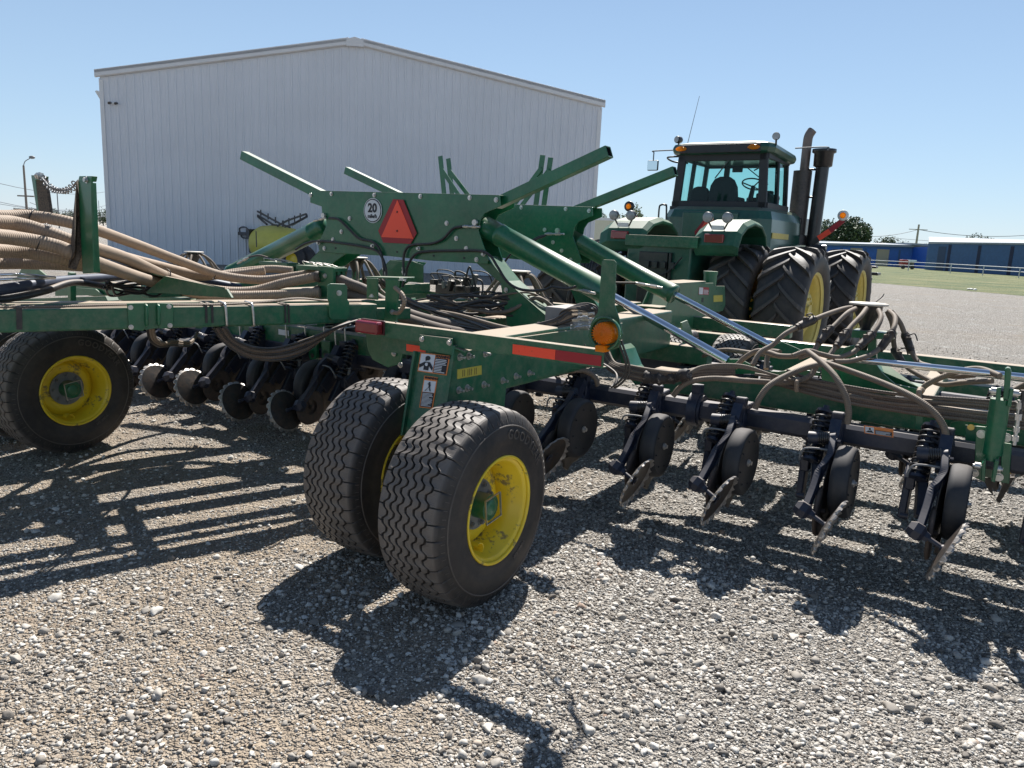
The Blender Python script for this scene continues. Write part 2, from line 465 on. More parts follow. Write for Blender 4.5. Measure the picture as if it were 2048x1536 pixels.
for px, py in ((919, 714), (937, 712), (970, 707), (917, 780), (934, 776), (967, 769), (1005, 761), (1031, 752), (1058, 746)):
    p = XU(px, py, US); part(MB().bolt(p, U, .013, .012, .022), 'bolt', STEEL)
m = MB(); g = [XU(914, 692, US), XU(962, 699, US), XU(915, 706, US)]
m.plate([Vector((US+.001, .12, zt-.008)), Vector((US+.06, .12, zt-.02)), Vector((US+.001, .34, zt-.03))], (0, 0, -.006)); part(m, 'gusset', GREEN_D)
def quad_frame(c4):
    a, b, c, d = [Vector(p) for p in c4]; ex = (b-a); ey = (d-a)
    return a, ex, ey
def decal(name, corners, layers, nrm):
    """a sticker: base quad (top-left, top-right, bottom-right, bottom-left) plus inlays (mat, polygon in 0..1 from the top-left)"""
    a, b, c, d = [Vector(p) for p in corners]; nrm = Vector(nrm)
    def P(x, y): return (a*(1-x)+b*x)*(1-y)+(d*(1-x)+c*x)*y
    root = None
    for i, (nm, mat, polys) in enumerate(layers):
        m = MB()
        for poly in polys:
            q = [P(*p)+nrm*(.0012*(i+1)) for p in poly]; m.plate(q, -nrm*.001)
        o = m.build(nm if root else name, mat, root or drill)
        root = root or o
    return root
def rect(x0, y0, x1, y1): return [(x0, y0), (x1, y0), (x1, y1), (x0, y1)]
def circ(cx, cy, rx, ry, n=18): return [(cx+rx*math.cos(2*PI*i/n), cy+ry*math.sin(2*PI*i/n)) for i in range(n)]
def lines(x0, x1, y0, y1, n, seed=1):
    rg = random.Random(seed); h = (y1-y0)/n
    return [rect(x0, y0+i*h+h*.25, x1-(x1-x0)*rg.choice((0, .05, .1, .35)), y0+i*h+h*.72) for i in range(n)]
def on_plate(px, py):
    # plane of the leaning mounting plate
    n = (bl-tl).cross(tr_-tl).normalized()
    d = ray(px, py); d = Vector((d.dot(DR.x), d.dot(DR.y), d.z)); o = DR.loc(cO)
    return o+d*((tl-o).dot(n)/d.dot(n))
pn = (bl-tl).cross(tr_-tl).normalized()
if pn.y > 0: pn = -pn
def lettered(root, txt, size, at, ex, ey, mat, nm='lettering', bold=0):
    o = placed(text_mb(txt, size, .0006, 1, bold), at, ex, ey).build(nm, mat, root); return o
c4 = [on_plate(*p) for p in ((841.5, 705), (900.5, 711.6), (893.7, 751), (835, 742.4))]
s1 = decal('warning_sticker', c4, [('warning_sticker', ORANGE_L, [rect(0, 0, 1, 1)]), ('text_panel', INK, [rect(.54, .18, .96, .96)]), ('picture_panel', STICKER, [rect(.04, .05, .52, .95)]),
    ('text_lines', STICKER, lines(.56, .94, .22, .94, 9)),
    ('pictogram', INK, [circ(.30, .25, .085, .12), rect(.21, .55, .38, .88), [(.04, .62), (.22, .45), (.40, .45), (.52, .72), (.50, .86), (.36, .62), (.24, .62), (.06, .80)], [(.22, .32), (.30, .36), (.24, .42)]]),
    ('pictogram', STICKER, [circ(.29, .58, .05, .09)])], pn)
ex = (c4[1]-c4[0]).normalized(); ey = (c4[0]-c4[3]).normalized()
lettered(s1, 'WARNING', .018, c4[0]+(c4[1]-c4[0])*.78+(c4[3]-c4[0])*.105+pn*.004, ex, ey, INK, bold=.0006)
c4 = [on_plate(*p) for p in ((849, 751), (876, 754.6), (865.5, 817.6), (838.6, 814.7))]
s2 = decal('warning_sticker', c4, [('warning_sticker', ORANGE_L, [rect(0, 0, 1, 1)]), ('picture_panel', STICKER, [rect(.07, .14, .93, .50)]), ('text_panel', INK, [rect(.07, .51, .93, .97)]),
    ('text_lines', STICKER, lines(.12, .9, .53, .95, 11, 5)),
    ('pictogram', INK, [circ(.5, .2, .06, .022), [(.45, .22), (.56, .22), (.60, .33), (.48, .36)], [(.48, .34), (.56, .34), (.68, .46), (.62, .47)], [(.48, .34), (.40, .40), (.28, .47), (.24, .46)], [(.40, .22), (.62, .27), (.62, .29), (.38, .25)]])], pn)
ex = (c4[1]-c4[0]).normalized(); ey = (c4[0]-c4[3]).normalized()
lettered(s2, 'WARNING', .016, c4[0]+(c4[1]-c4[0])*.55+(c4[3]-c4[0])*.06+pn*.004, ex, ey, INK, bold=.0006)
c4 = [XU(x, y, US) for x, y in ((914.5, 739), (963, 730.5), (963, 749), (914, 758))]
decal('yellow_label', c4, [('yellow_label', YLABEL, [rect(0, 0, 1, 1)]), ('text_lines', flat('olive_ink', (.2, .17, .05)), [rect(.2+.07*i, .15, .225+.07*i, .85) for i in (0, 1, 3, 4, 5, 7, 8)])], (1, 0, 0))

# ---- the light bar across the back
BV = .15
zt_, zb_ = 1.205, 1.128
m = MB(); m.box((-.14, BV, (zt_+zb_)/2), (1.41, .007, zt_-zb_)); m.box((-.14, BV+.024, zt_-.003), (1.41, .042, .006)); m.box((-.14, BV+.018, zb_+.003), (1.41, .03, .006))
part(m, 'light_bar', GREEN_D, .0025)
for px in (848, 902, 1170, 792): part(MB().cyl(K(px, 651+(px-848)*.12, BV-.001)-V*.004, K(px, 651+(px-848)*.12, BV-.001), .004, n=8), 'hole', INK)
def strip(a, b, z0, z1, mat, nm, v=None):
    v = BV-.0055 if v is None else v
    return part(MB().box(((a+b)/2, v, (z0+z1)/2), (abs(b-a), .002, abs(z1-z0))), nm, mat)
xo0, xo1, xr1 = K(1027, 690, BV).x, K(1112, 704, BV).x, K(1204, 715, BV).x
strip(xo0, xo1, 1.137, 1.181, ORANGE_R, 'orange_reflector'); strip(xo1+.001, xr1, 1.137, 1.181, RED_R, 'red_reflector')
p0, p1 = K(813, 688, BV+.05), K(842, 706, BV+.05); strip(p0.x, p1.x+.03, p1.z, p0.z, ORANGE_R, 'orange_reflector', BV+.05)
m = MB(); m.box(((p0.x+p1.x)/2-.05, BV+.056, (p0.z+p1.z)/2), (.34, .007, .075)); part(m, 'reflector_bracket', GREEN_D)
# red tail lamp
a, b = K(711, 639, .10), K(756, 671, .10)
m = MB(); m.box(((a.x+b.x)/2, .115, (a.z+b.z)/2), (b.x-a.x, .05, a.z-b.z)); o = part(m, 'tail_lamp', RED_L, .012)
m = MB(); m.box(((a.x+b.x)/2, .146, (a.z+b.z)/2), (b.x-a.x+.008, .012, a.z-b.z+.008)); part(m, 'lamp_housing', flat('dark_red_plastic', (.07, .01, .015), .4), .004, o)
# amber lamp on its tall bracket
c = K(1207, 667, .10)
w = [K(1203, 524, BV), K(1207, 519, BV), K(1228, 520, BV), K(1232, 525, BV), K(1229, 610, BV), K(1238, 636, BV), K(1245, 668, BV), K(1236, 696, BV), K(1215, 702, BV), K(1190, 697, BV), K(1176, 672, BV), K(1182, 645, BV), K(1195, 625, BV), K(1198, 600, BV)]
m = MB(); m.plate(w, (0, .007, 0)); part(m, 'lamp_bracket', GREEN_D, .002)
m = MB(); m.lathe([(0, .066), (-.02, .070), (-.03, .066), (-.01, .058)], c+V*.03, V, 40, closed=True); part(m, 'lamp_ring', GREEN, 0)
m = MB(); m.lathe([(-.016, .0), (-.015, .02), (-.013, .034), (-.008, .043), (0, .0465), (.075, .0465), (.085, .040), (.095, .02), (.098, 0)], c, V, 40)
for k in range(24):
    q = 2*PI*k/24; m.bar(c+Vector((math.cos(q)*.008, -.017, math.sin(q)*.008)), c+Vector((math.cos(q)*.048, -.011, math.sin(q)*.043)), .003, .005, up=V)
m.box(c+Vector((0, .0, -.062)), (.042, .05, .024))
amb = part(m, 'amber_lamp', AMBER)
m = MB(); m.cyl(c+V*.012, c+V*.045, .040, n=24); part(m, 'lamp_reflector', flat('lamp_silver', (.8, .75, .6), .2, metallic=1), 0, amb)
m = MB()
for dx, col in ((.03, 0), (.045, 0)): m.tube([c+Vector((dx, .08, -.03)), c+Vector((dx+.03, .12, -.16)), c+Vector((dx-.05, .16, -.25)), c+Vector((-.05, .25, -.2)), c+Vector((-.3, .4, -.15))], .005, 8)
part(m, 'lamp_cable', HOSEB)

# ---- oblique tow beam on the left
B0, B1 = Vector((-1.39, .89, 0)), Vector((-2.14, -.94, 0))
bd = (B1-B0).normalized(); bn = Vector((-bd.y, bd.x, 0))
if bn.x < 0: bn = -bn      # towards the right of the drill (the face the camera sees)
B2 = B1+bd*3.4; ZT, ZB = 1.20, 1.083
m = MB(); mid = -bn*.065
m.bar(B0+mid+Z*(ZT+ZB)/2, B2+mid+Z*(ZT+ZB)/2, .13, ZT-ZB); part(m, 'tow_and_shade_beam', GREEN_D, .010)
for off_, z_, w_, l_ in ((.24, 1.11, .05, 0), (.42, 1.15, .10, 0), (.70, 1.07, .14, .9), (.98, 1.10, .13, 0), (1.30, 1.03, .20, .5), (1.72, 1.0, .16, 1.0)):
    part(MB().bar(B0-bn*off_+bd*-.35+Z*z_, B2-bd*l_-bn*off_+Z*z_, w_, .08), 'tow_and_shade_beam', GREEN_D, .01)  # the second beam, plus hidden bars added to cast more shadow beneath
for t_ in (.8, 2.6): part(MB().bar(B0-bn*.1+bd*t_+Z*1.13, B0-bn*.9+bd*t_+Z*1.1, .07, .07), 'cross_tube', GREEN_D, .006)
def on_beam(px, py, off=0.0):
    d = ray(px, py); d = Vector((d.dot(DR.x), d.dot(DR.y), d.z)); o = DR.loc(cO); p0 = B0+bn*off
    return o+d*((p0-o).dot(bn)/d.dot(bn))
def beam_quad(pts, th=.010, off=.0): return [on_beam(x, y, off+th) for x, y in pts], -bn*th
for q in (((254, 607), (288, 606), (291, 612), (292, 656), (286, 662), (258, 659)), ((314, 606), (343, 607), (347, 612), (347, 653), (341, 657), (320, 657), (315, 650))):
    m = MB(); m.plate(*beam_quad(q, .012)); part(m, 'clamp_plate', GREEN, .003)
m = MB(); m.plate(*beam_quad(((286, 606), (318, 606), (318, 655), (290, 660)), .004)); part(m, 'clamp_plate', GREEN)
for cx in (292, 316):
    m = MB(); a, b = on_beam(cx, 610, .014), on_beam(cx+1, 650, .014); m.tube([a-bn*.02+Z*.0, a+bn*.010-Z*.004, a+bn*.016-Z*.02, b+bn*.016+Z*.02, b+bn*.010+Z*.004, b-bn*.02], .008, 10); part(m, 'clamp_lip', GREEN)
for px, py in ((261, 615), (262, 654), (338, 613), (340, 651)): part(MB().bolt(on_beam(px, py, .013), bn, .009, .007), 'bolt', STEEL)
def u_bolt(a, b, n_, r=.0075, back=.12, name='u_bolt', mat=STEEL):
    n_ = Vector(n_); m = MB(); m.tube([a-n_*back, a-n_*.02, a+n_*.006-(a-b).normalized()*.004, a+n_*.014-(a-b).normalized()*.02, b+n_*.014+(a-b).normalized()*.02, b+n_*.006, b-n_*.03], r, 10)
    return part(m, name, mat)
for px in (453, 507):
    u_bolt(on_beam(px-4, 607), on_beam(px, 651), bn)
for px, wd in ((38, 10), (412, 5), (424, 5), (570, 4), (577, 4)):
    a = on_beam(px, 616 if px < 100 else 610, .003); b = on_beam(px+1, 659 if px < 100 else 646, .003)
    m = MB(); k = wd/1523*1.9
    m.plate([a-bd*k, a+bd*k, b+bd*k, b-bd*k], bn*.004); m.plate([a-bd*k, a+bd*k, a+bd*k-bn*.14, a-bd*k-bn*.14], Z*.004); part(m, 'strap', HOSEB)
# cable lying on the beam
m = MB()
for off, r in ((.02, .007), (.045, .006), (.06, .008)):
    m.tube([B0+mid*0-bn*off+bd*t+Z*(ZT+.006+h) for t, h in ((.1, .01), (.3, .012), (.5, .03), (.7, .012), (1.0, .0), (1.4, .005), (1.9, 0), (2.5, .01), (3.2, 0))], r*.7, 8)
part(m, 'cable', HOSE_S)
# folded bracket plates at the inner end of the beam
m = MB(); m.plate(*beam_quad(((655, 571), (661, 567), (690, 568), (695, 574), (695, 598), (699, 605), (699, 633), (694, 640), (664, 640), (659, 634), (658, 604), (655, 597)), .012, .01)); part(m, 'bracket_plate', GREEN, .004)
part(MB().bolt(on_beam(678, 586, .024), bn, .012, .009, .006), 'bolt', STEEL)
# king post where the beam joins the frame
m = MB()
q = KS(1.02, (769, 558), (797, 558), (797, 566), (793, 640), (800, 700), (790, 718), (770, 716), (768, 640), (771, 566)); m.plate(q, (0, .014, 0))
q = KS(1.17, (733, 556), (755, 557), (755, 600), (733, 598)); m.plate(q, (0, .012, 0))
q = KS(1.02, (731, 556), (798, 558)); m.plate([q[0], q[1], q[1]+V*.16, q[0]+V*.16], (0, 0, .010))
part(m, 'king_post', GREEN, .004)
m = MB(); q = KS(1.0, (730, 658), (768, 662), (775, 700), (805, 706), (800, 728), (775, 735), (745, 720), (735, 700)); m.plate(q, (0, .016, 0)); part(m, 'pivot_plate', GREEN, .004)
for px, py, v in ((785, 624, 1.01), (788, 707, .99), (803, 561, 1.02), (801, 730, .99), (743, 594, 1.0)): part(MB().bolt(K(px, py, v), -V if py > 600 else Z, .013, .010, .010), 'bolt', STEEL)

# ---- centre section tubes
tv = 1.8
zt1, zb1 = K(600, 655, tv).z, K(600, 694, tv).z
def tube_box(u0, u1, v, z, w, h, name='frame_tube', mat=GREEN_D, bev=.010):
    return part(MB().box(((u0+u1)/2, v, z), (abs(u1-u0), w, h)), name, mat, bev)
tube_box(-4.6, -2.05, tv+.08, (zt1+zb1)/2, .15, zt1-zb1)
for px in (481, 520, 574, 612, 650, 672, 692):
    a, b = K(px, 650+(px-560)*.06, tv), K(px+3, 689+(px-560)*.12, tv)
    u_bolt(a+Z*.01, b, -V, .007)
for px in (625, 651):
    c_ = K(px, 711, tv-.05); m = MB(); m.cyl(c_, c_+V*.035, .045, n=24); m.plate([c_+Vector((-.045, 0, 0)), c_+Vector((.045, 0, 0)), c_+Vector((.05, 0, .12)), c_+Vector((-.05, 0, .12))], V*.03); o = part(m, 'pivot_ear', GREEN, .003)
    part(MB().cyl(c_-V*.004, c_, .020, n=16), 'pin_hole', WORN, 0, o)
part(MB().bolt(K(712, 694, tv-.01), -V, .018, .02), 'bolt', flat('rusty_bolt', (.10, .05, .035), .7, .2))
a, b = K(558, 658, tv), K(579, 672, tv)
strip(a.x, b.x, b.z, a.z, STICKER, 'label', tv-.006)
for v_, z_, a_, b_, s_ in ((3.0, .82, -4.9, .1, .14), (3.6, .84, -5.6, -1.0, .12), (4.3, .80, -6.0, 3.4, .12), (5.2, .85, -5.2, .2, .13)):
    tube_box(a_, b_, v_, z_, s_, s_)
for u_ in (-1.5, -2.8, -4.5, -5.4):
    part(MB().box((u_, 3.5, .95), (.14, 3.4, .13)), 'frame_tube', GREEN_D, .01)

# ---- fold towers
OUT = [(620, 390), (631, 381), (1000, 390), (1001, 412), (969, 427), (961, 440), (957, 462), (977, 519), (974, 528), (858, 521), (776, 512), (667, 506), (639, 504), (636, 489), (653, 451), (652, 438), (644, 428), (643, 413), (620, 405)]
P1 = KS(2.300, *OUT)
def tower(dv, zoff=0.0, uoff=0.0):
    out = []
    for k, (back, mat) in enumerate(((0, GREEN), (.20, GREEN))):
        m = MB(); q = [p+Vector((uoff, dv+back, zoff)) for p in P1]; m.plate(q, (0, .010, 0))
        if k == 0: m.plate([q[1], q[2], q[2]+V*.05, q[1]+V*.05], (0, 0, -.008))
        out.append(part(m, 'tower_plate', mat, .003))
    m = MB()
    for x in (.12, .88):
        a = P1[1].lerp(P1[2], x); b = P1[11].lerp(P1[8], x); m.plate([a+Vector((uoff, dv+.01, zoff-.01)), a+Vector((uoff, dv+.2, zoff-.01)), b+Vector((uoff, dv+.2, zoff+.01)), b+Vector((uoff, dv+.01, zoff+.01))], U*.01)
    part(m, 'tower_web', GREEN)
    return out
pl = tower(0)
tower(1.57, .0)
for px, py in ((648, 322), (769, 315), (1020, 322), (1289, 330), (1579, 338), (1733, 350), (876, 459), (827, 537), (778, 583), (728, 634), (1444, 487), (1500, 576), (1558, 635), (1618, 700)):
    q = K(px/2.926+400, py/2.926+280, 2.298); part(MB().bolt(q, -V, .014, .009), 'bolt', STEEL)
    if py < 400 or px > 1400: part(MB().bolt(q+Vector((0, 1.57, 0)), -V, .014, .009), 'bolt', STEEL)
for px, py in ((793, 633), (1153, 655), (1367, 677), (1545, 690), (1965, 640)):
    if px < 1700: q = K(px/2.926+400, py/2.926+280, 2.298); part(MB().box(q, (.016, .002, .016)), 'square_hole', INK)
# SMV triangle
def cv(pts, v): return [K(x/2.926+400, y/2.926+280, v) for x, y in pts]
m = MB(); m.plate(cv(((1130, 347), (1190, 350), (1268, 545), (1232, 608), (1072, 600), (1043, 530)), 2.285), (0, .004, 0)); smv = part(m, 'triangle_sign', RED_R)
m = MB(); m.plate(cv(((1155, 350), (1248, 578), (1060, 568)), 2.281), (0, .003, 0)); part(m, 'triangle_face', ORANGE_S, 0, smv)
for py in (421, 532): part(MB().bolt(cv(((1154, py),), 2.280)[0], -V, .006, .004), 'rivet', flat('dark_rivet', (.2, .04, .03)), 0, smv)
# speed disc
cc = cv(((1010, 413),), 2.290)[0]; rr = (cv(((1010, 342),), 2.290)[0]-cv(((1010, 485),), 2.290)[0]).length/2
ru_ = (cv(((956, 413),), 2.290)[0]-cv(((1064, 413),), 2.290)[0]).length/2; rr = (rr+ru_)/2
def disc(c_, r_, v, mat, nm, par=None): return part(MB().cyl((c_.x, v, c_.z), (c_.x, v+.003, c_.z), r_, n=48), nm, mat, 0, par)
sp = disc(cc, rr, 2.292, STICKER, 'speed_sign'); disc(cc, rr*.94, 2.290, INK, 'ring', sp); disc(cc, rr*.86, 2.288, STICKER, 'face', sp)
lettered(sp, '20', rr*.98, (cc.x, 2.286, cc.z+rr*.18), U, Z, INK, bold=.004); lettered(sp, 'mile/h', rr*.42, (cc.x, 2.286, cc.z-rr*.46), U, Z, INK, bold=.0015)
# rest arms: hollow square tubes
def arm(p, q, v, w=.085):
    a, b = K(*p, v), K(*q, v); part(MB().bar(a, b, w, w, up=V, hollow=.008), 'rest_arm', GREEN, .004)
    part(MB().bar(a+(b-a)*.5, a+(b-a)*.995, w-.018, w-.018, up=V, hollow=.002), 'arm_bore', INK)
arm((995, 407), (1219, 303), 2.400); arm((648, 392), (488, 311), 2.400)
arm((1150, 422), (1351, 342), 4.030); arm((800, 392), (694, 341), 4.030)
# lift cylinders
def ram(a, b, c_, v, r=.088, rr=.033):
    A_, B_, C_ = K(*a, v), K(*b, v), K(*c_, v); d = (B_-A_).normalized()
    m = MB(); m.lathe([(-.05, 0), (-.05, r*.8), (-.03, r), (0, r*1.0), (.12, r), (.121, r*1.02), (.15, r*1.02), (.151, r), ((B_-A_).length-.06, r), ((B_-A_).length-.058, r*1.03), ((B_-A_).length-.012, r*1.03), ((B_-A_).length, r*.92), ((B_-A_).length, rr*1.1)], A_, d, 36)
    o = part(m, 'lift_cylinder', GREEN)
    m = MB(); m.cyl(B_-d*.02, C_, rr, n=28); part(m, 'chrome_rod', CHROME, 0, o)
    return A_, B_, C_, d
r1 = ram((975, 457), (1221, 591), (1455, 722), 2.410)
r2 = ram((1138, 475), (1350, 590), (1548, 695), 4.030)
r3 = ram((645, 455), (462, 548), (430, 565), 2.410)
# fittings on the cylinders
def fitting(pts, r=.013, mat=STEEL, name='hose_fitting'):
    m = MB()
    for a, b in zip(pts, pts[1:]):
        L_ = (b-a).length; d = (b-a)/L_
        m.cyl(a, b, r*.7, n=10); m.cyl(a+d*L_*.1, a+d*L_*.35, r, n=6, smooth=False); m.cyl(a+d*L_*.55, a+d*L_*.8, r*1.1, n=6, smooth=False)
    part(m, name, mat)
fitting([K(925, 453, 2.280), K(960, 454, 2.280)]); fitting([K(627, 442, 2.280), K(652, 436, 2.280)], .012)
fitting([K(1139, 575, 2.42), K(1190, 587, 2.260)], .014); fitting([K(1271, 566, 3.870), K(1325, 576, 3.870)], .016)
fitting([K(475, 527, 2.250), K(498, 514, 2.250)], .014); fitting([K(1090, 468, 3.770), K(1128, 468, 3.770)], .014)
for px, py, v in ((950, 445, 2.280), (647, 431, 2.280), (1115, 461, 3.770)):
    q = K(px, py, v); part(MB().cyl(q-V*.012, q+V*.012, .023, n=18), 'valve_knob', STEEL)
# hoses on the tower
HB = lambda pts, r=.011, mat=HOSEB, nm='hydraulic_hose', n=8: part(MB().tube(pts, r, n), nm, mat)
c2 = lambda v, *pp: [K(x/2.926+400, y/2.926+280, v if not isinstance(v, tuple) else v[i]) for i, (x, y) in enumerate(pp)]
HB(c2(2.275, (755, 457), (810, 465), (870, 520), (930, 575), (1010, 597), (1050, 640), (1072, 715), (1080, 800), (1100, 860)))
HB(c2(2.275, (560, 640), (620, 605), (700, 592), (850, 607), (1000, 635), (1055, 670), (1085, 740), (1092, 800)))
HB(c2(2.275, (1535, 507), (1480, 520), (1420, 580), (1350, 607), (1240, 615), (1200, 650), (1190, 720), (1195, 800), (1185, 860)))
HB(c2(2.275, (1205, 800), (1215, 740), (1260, 670), (1340, 652), (1500, 648), (1640, 650), (1700, 680), (1740, 740), (1800, 830), (1880, 875), (2000, 880), (2060, 860)))
HB(c2(2.265, (2060, 860), (2150, 870), (2200, 858)))
HB(c2(3.670, (2000, 570), (2020, 560), (1950, 590), (1850, 640), (1790, 700)), .010)
HB(KS(3.770, (1092, 470), (1075, 475), (1050, 490), (1020, 510), (1000, 540)), .011)
HB(KS(3.770, (1180, 560), (1220, 565), (1271, 566)), .010); HB(KS(2.250, (498, 514), (520, 511), (545, 520), (560, 535), (575, 560)), .009)
for px, py in ((1075, 740), (1190, 760), (1085, 790), (1200, 800)): q = c2(2.280, (px, py))[0]; fitting([q+Z*.03, q-Z*.04], .014)
for px, py in ((695, 603), (1012, 620), (1280, 635), (1660, 668)): part(MB().bolt(c2(2.280, (px, py))[0], -V, .012, .02), 'hose_clip', STEEL)
# struts under the towers
def strut(pts, v, w=.20):
    m = MB(); q = KS(v, *pts); m.plate(q, (0, .010, 0)); m.plate([p+V*w for p in q], (0, .010, 0))
    o = part(m, 'strut', GREEN, .003)
    m = MB(); m.plate([q[0], q[1], q[1]+V*(w+.01), q[0]+V*(w+.01)], (0, 0, -.01)); m.plate([q[1], q[2], q[2]+V*(w+.01), q[1]+V*(w+.01)], (0, 0, -.01)); part(m, 'strut_flange', GREEN, 0, o)
strut(((972, 512), (1012, 562), (1104, 642), (1092, 652), (1053, 662), (1014, 650), (1001, 566), (950, 524)), 2.330)
strut(((640, 500), (620, 520), (585, 545), (620, 550), (660, 530), (695, 505)), 2.330)
strut(((1135, 520), (1160, 560), (1215, 640), (1200, 650), (1170, 650), (1150, 600), (1120, 530)), 3.970)
strut(((780, 520), (760, 540), (730, 580), (760, 590), (800, 560), (830, 525)), 3.970)
part(MB().plate(KS(3.670, (776, 523), (826, 523), (846, 530), (846, 566), (776, 560)), (0, .01, 0)), 'strut', GREEN)
for px, py in ((1012, 580), (1078, 648)): part(MB().bolt(K(px, py, 2.325), -V, .014, .01), 'bolt', STEEL)
# folding towers at the front
def fb(a, b, v, w=.075, th=.012):
    a, b = K(*a, v), K(*b, v); d = (b-a).normalized(); s_ = d.cross(V)*w/2
    part(MB().plate([a-s_, a+s_, b+s_, b-s_], (0, th, 0)), 'tower_bar', GREEN, .002)
for dx, v in ((0, 6.0), (16, 6.25)):
    fb((880+dx, 312+dx*.3), (889+dx, 400), v); fb((882+dx, 338+dx*.2), (918+dx*1.2, 392), v-.02, .06)
    fb((1085+dx, 310+dx*.3), (1070+dx, 420), v); fb((1082+dx, 336+dx*.2), (1020+dx, 420), v-.02, .06)
# ---- right wing: tool bars
def hexbar(u0, u1, v, z, s, name, mat):
    m = MB(); c_ = s*.18; h = s/2
    ring = [(-h, -h+c_), (-h+c_, -h), (h-c_, -h), (h, -h+c_), (h, h-c_), (h-c_, h), (-h+c_, h), (-h, h-c_)]
    m.prism(ring, (u0, v, z), V, Z, U*(u1-u0)); return part(m, name, mat)
hexbar(-.88, 3.6, 1.68, .684, .114, 'rockshaft', NAVY)
hexbar(-.7, 3.8, 3.187, .691, .11, 'rockshaft', NAVY)
zg = K(1650, 765, 2.050).z
tube_box(.08, 3.4, 1.985, .783, .119, .146); tube_box(.3, 3.4, 2.20, .73, .16, .12); tube_box(.3, 3.4, 2.55, .70, .14, .10, mat=NAVY, name='added_shade_bar')  # second and third bars are added to deepen the shade under the wing
tube_box(-.2, 3.8, 4.2, .628, .15, .12)
tube_box(1.54, 1.66, 3.1, .74, 2.1, .11); tube_box(.67, .80, 3.1, .74, 2.1, .11); tube_box(2.45, 2.58, 3.1, .74, 2.1, .11)
c4 = KS(1.615, (1728, 851), (1787, 859), (1787, 875), (1729, 866))
decal('warning_sticker', c4, [('warning_sticker', ORANGE_L, [rect(0, 0, 1, 1)]), ('picture_panel', STICKER, [rect(.04, .1, .34, .9)]), ('pictogram', INK, [[(.06, .8), (.14, .55), (.19, .6), (.26, .5), (.33, .8)], rect(.17, .2, .23, .5)]), ('text_panel', INK, [rect(.38, .38, .95, .9)]), ('text_lines', STICKER, lines(.40, .93, .42, .88, 5, 3))], (0, -1, 0))
# collars on the rockshaft
for u_ in (K(1385, 800, 1.600).x, 2.54):
    m = MB(); m.cyl((u_-.03, 1.68, .684), (u_+.03, 1.68, .684), .105, n=28); m.cyl((u_+.03, 1.68, .684), (u_+.045, 1.68, .684), .09, n=28); m.box((u_, 1.68, .81), (.055, .06, .05)); part(m, 'bearing_collar', NAVY)
# lugs that take the rods
def lug(v, pts, name='rod_lug'):
    for dv in (-.07, .06):
        m = MB(); q = KS(v+dv, *pts); m.plate(q, (0, .014, 0)); part(m, name, GREEN, .003)
lug(2.65, ((1428, 752), (1438, 735), (1459, 718), (1480, 718), (1500, 728), (1521, 741), (1558, 743), (1600, 738), (1640, 745), (1640, 752), (1560, 752), (1500, 748), (1450, 748)))
lug(4.03, ((1500, 745), (1515, 712), (1540, 692), (1565, 684), (1591, 695), (1625, 712), (1660, 725), (1700, 735), (1700, 760)))
for v, dx in ((2.35, 0), (2.65, 10)):
    q = KS(v, (1642, 777), (1646, 735), (1665, 720), (1735, 713), (1748, 722), (1765, 746), (1790, 768), (1843, 779), (1843, 792), (1700, 790)); part(MB().plate(q, (0, .014, 0)), 'wing_gusset', GREEN, .003)
q = KS(2.500, (1735, 713), (1765, 746), (1790, 768), (1843, 779)); part(MB().plate(q+[p+V*.17 for p in q[::-1]], (0, 0, .008)), 'gusset_flange', GREEN)
part(MB().plate(KS(2.150, (1643, 733), (1672, 728), (1680, 800), (1643, 790)), (0, .1, 0)), 'wing_post', GREEN, .003)
A_, B_ = K(1712, 719, 2.150), K(2075, 757, 2.150); part(MB().cyl(A_, B_, .020, n=24), 'chrome_rod', CHROME)
# big scallop gusset below the tube
q = KS(2.000, (1730, 815), (1760, 830), (1800, 842), (1850, 850), (1960, 862), (1960, 872), (1720, 850)); part(MB().plate(q, (0, .02, 0)), 'wing_gusset', GREEN_D, .003)
q = KS(1.900, (1895, 858), (1902, 845), (1925, 840), (1950, 845), (1975, 850), (1990, 860), (1990, 880), (1895, 868)); part(MB().plate(q, (0, .016, 0)), 'wing_gusset', GREEN, .003)
# gauge bracket with its upright cylinder
for pts in (((1952, 852), (1972, 854), (1970, 965), (1948, 955)), ((2004, 885), (2024, 888), (2018, 968), (2000, 965))):
    m = MB(); m.plate(KS(1.600, *pts), (0, .014, 0)); part(m, 'clamp_plate', GREEN, .003)
m = MB(); m.plate(KS(1.790, (1930, 850), (2024, 862), (2020, 962), (1930, 948)), (0, .014, 0)); part(m, 'clamp_plate', GREEN, .003)
def cyl_px(a, b, v, r, nm, mat, n=24): return part(MB().cyl(K(*a, v), K(*b, v), r, n=n), nm, mat)
cyl_px((2001, 798), (1985, 908), 1.500, .042, 'gauge_cylinder', GREEN)
cyl_px((1985, 908), (1982, 920), 1.500, .030, 'gauge_piston', GREEN)
m = MB(); q = KS(1.470, (2010, 738), (2015, 735), (2021, 737), (2023, 745), (2018, 800), (2006, 800)); m.plate(q, (0, .05, 0)); part(m, 'hook_plate', GREEN, .004)
m = MB(); m.plate(KS(1.460, (1993, 776), (2003, 774), (2000, 812), (1990, 812)), (0, .014, 0)); part(m, 'clevis', GREEN, .003); m = MB(); m.plate(KS(1.460, (2020, 778), (2028, 778), (2022, 815), (2014, 812)), (0, .014, 0)); part(m, 'clevis', GREEN, .003); m = MB()
m.plate(KS(1.450, (1963, 928), (1972, 918), (1970, 960), (1962, 962)), (0, .09, 0)); part(m, 'clevis', GREEN, .003); m = MB(); m.plate(KS(1.450, (1990, 920), (1998, 922), (1990, 965), (1982, 963)), (0, .09, 0)); part(m, 'clevis', GREEN, .003)
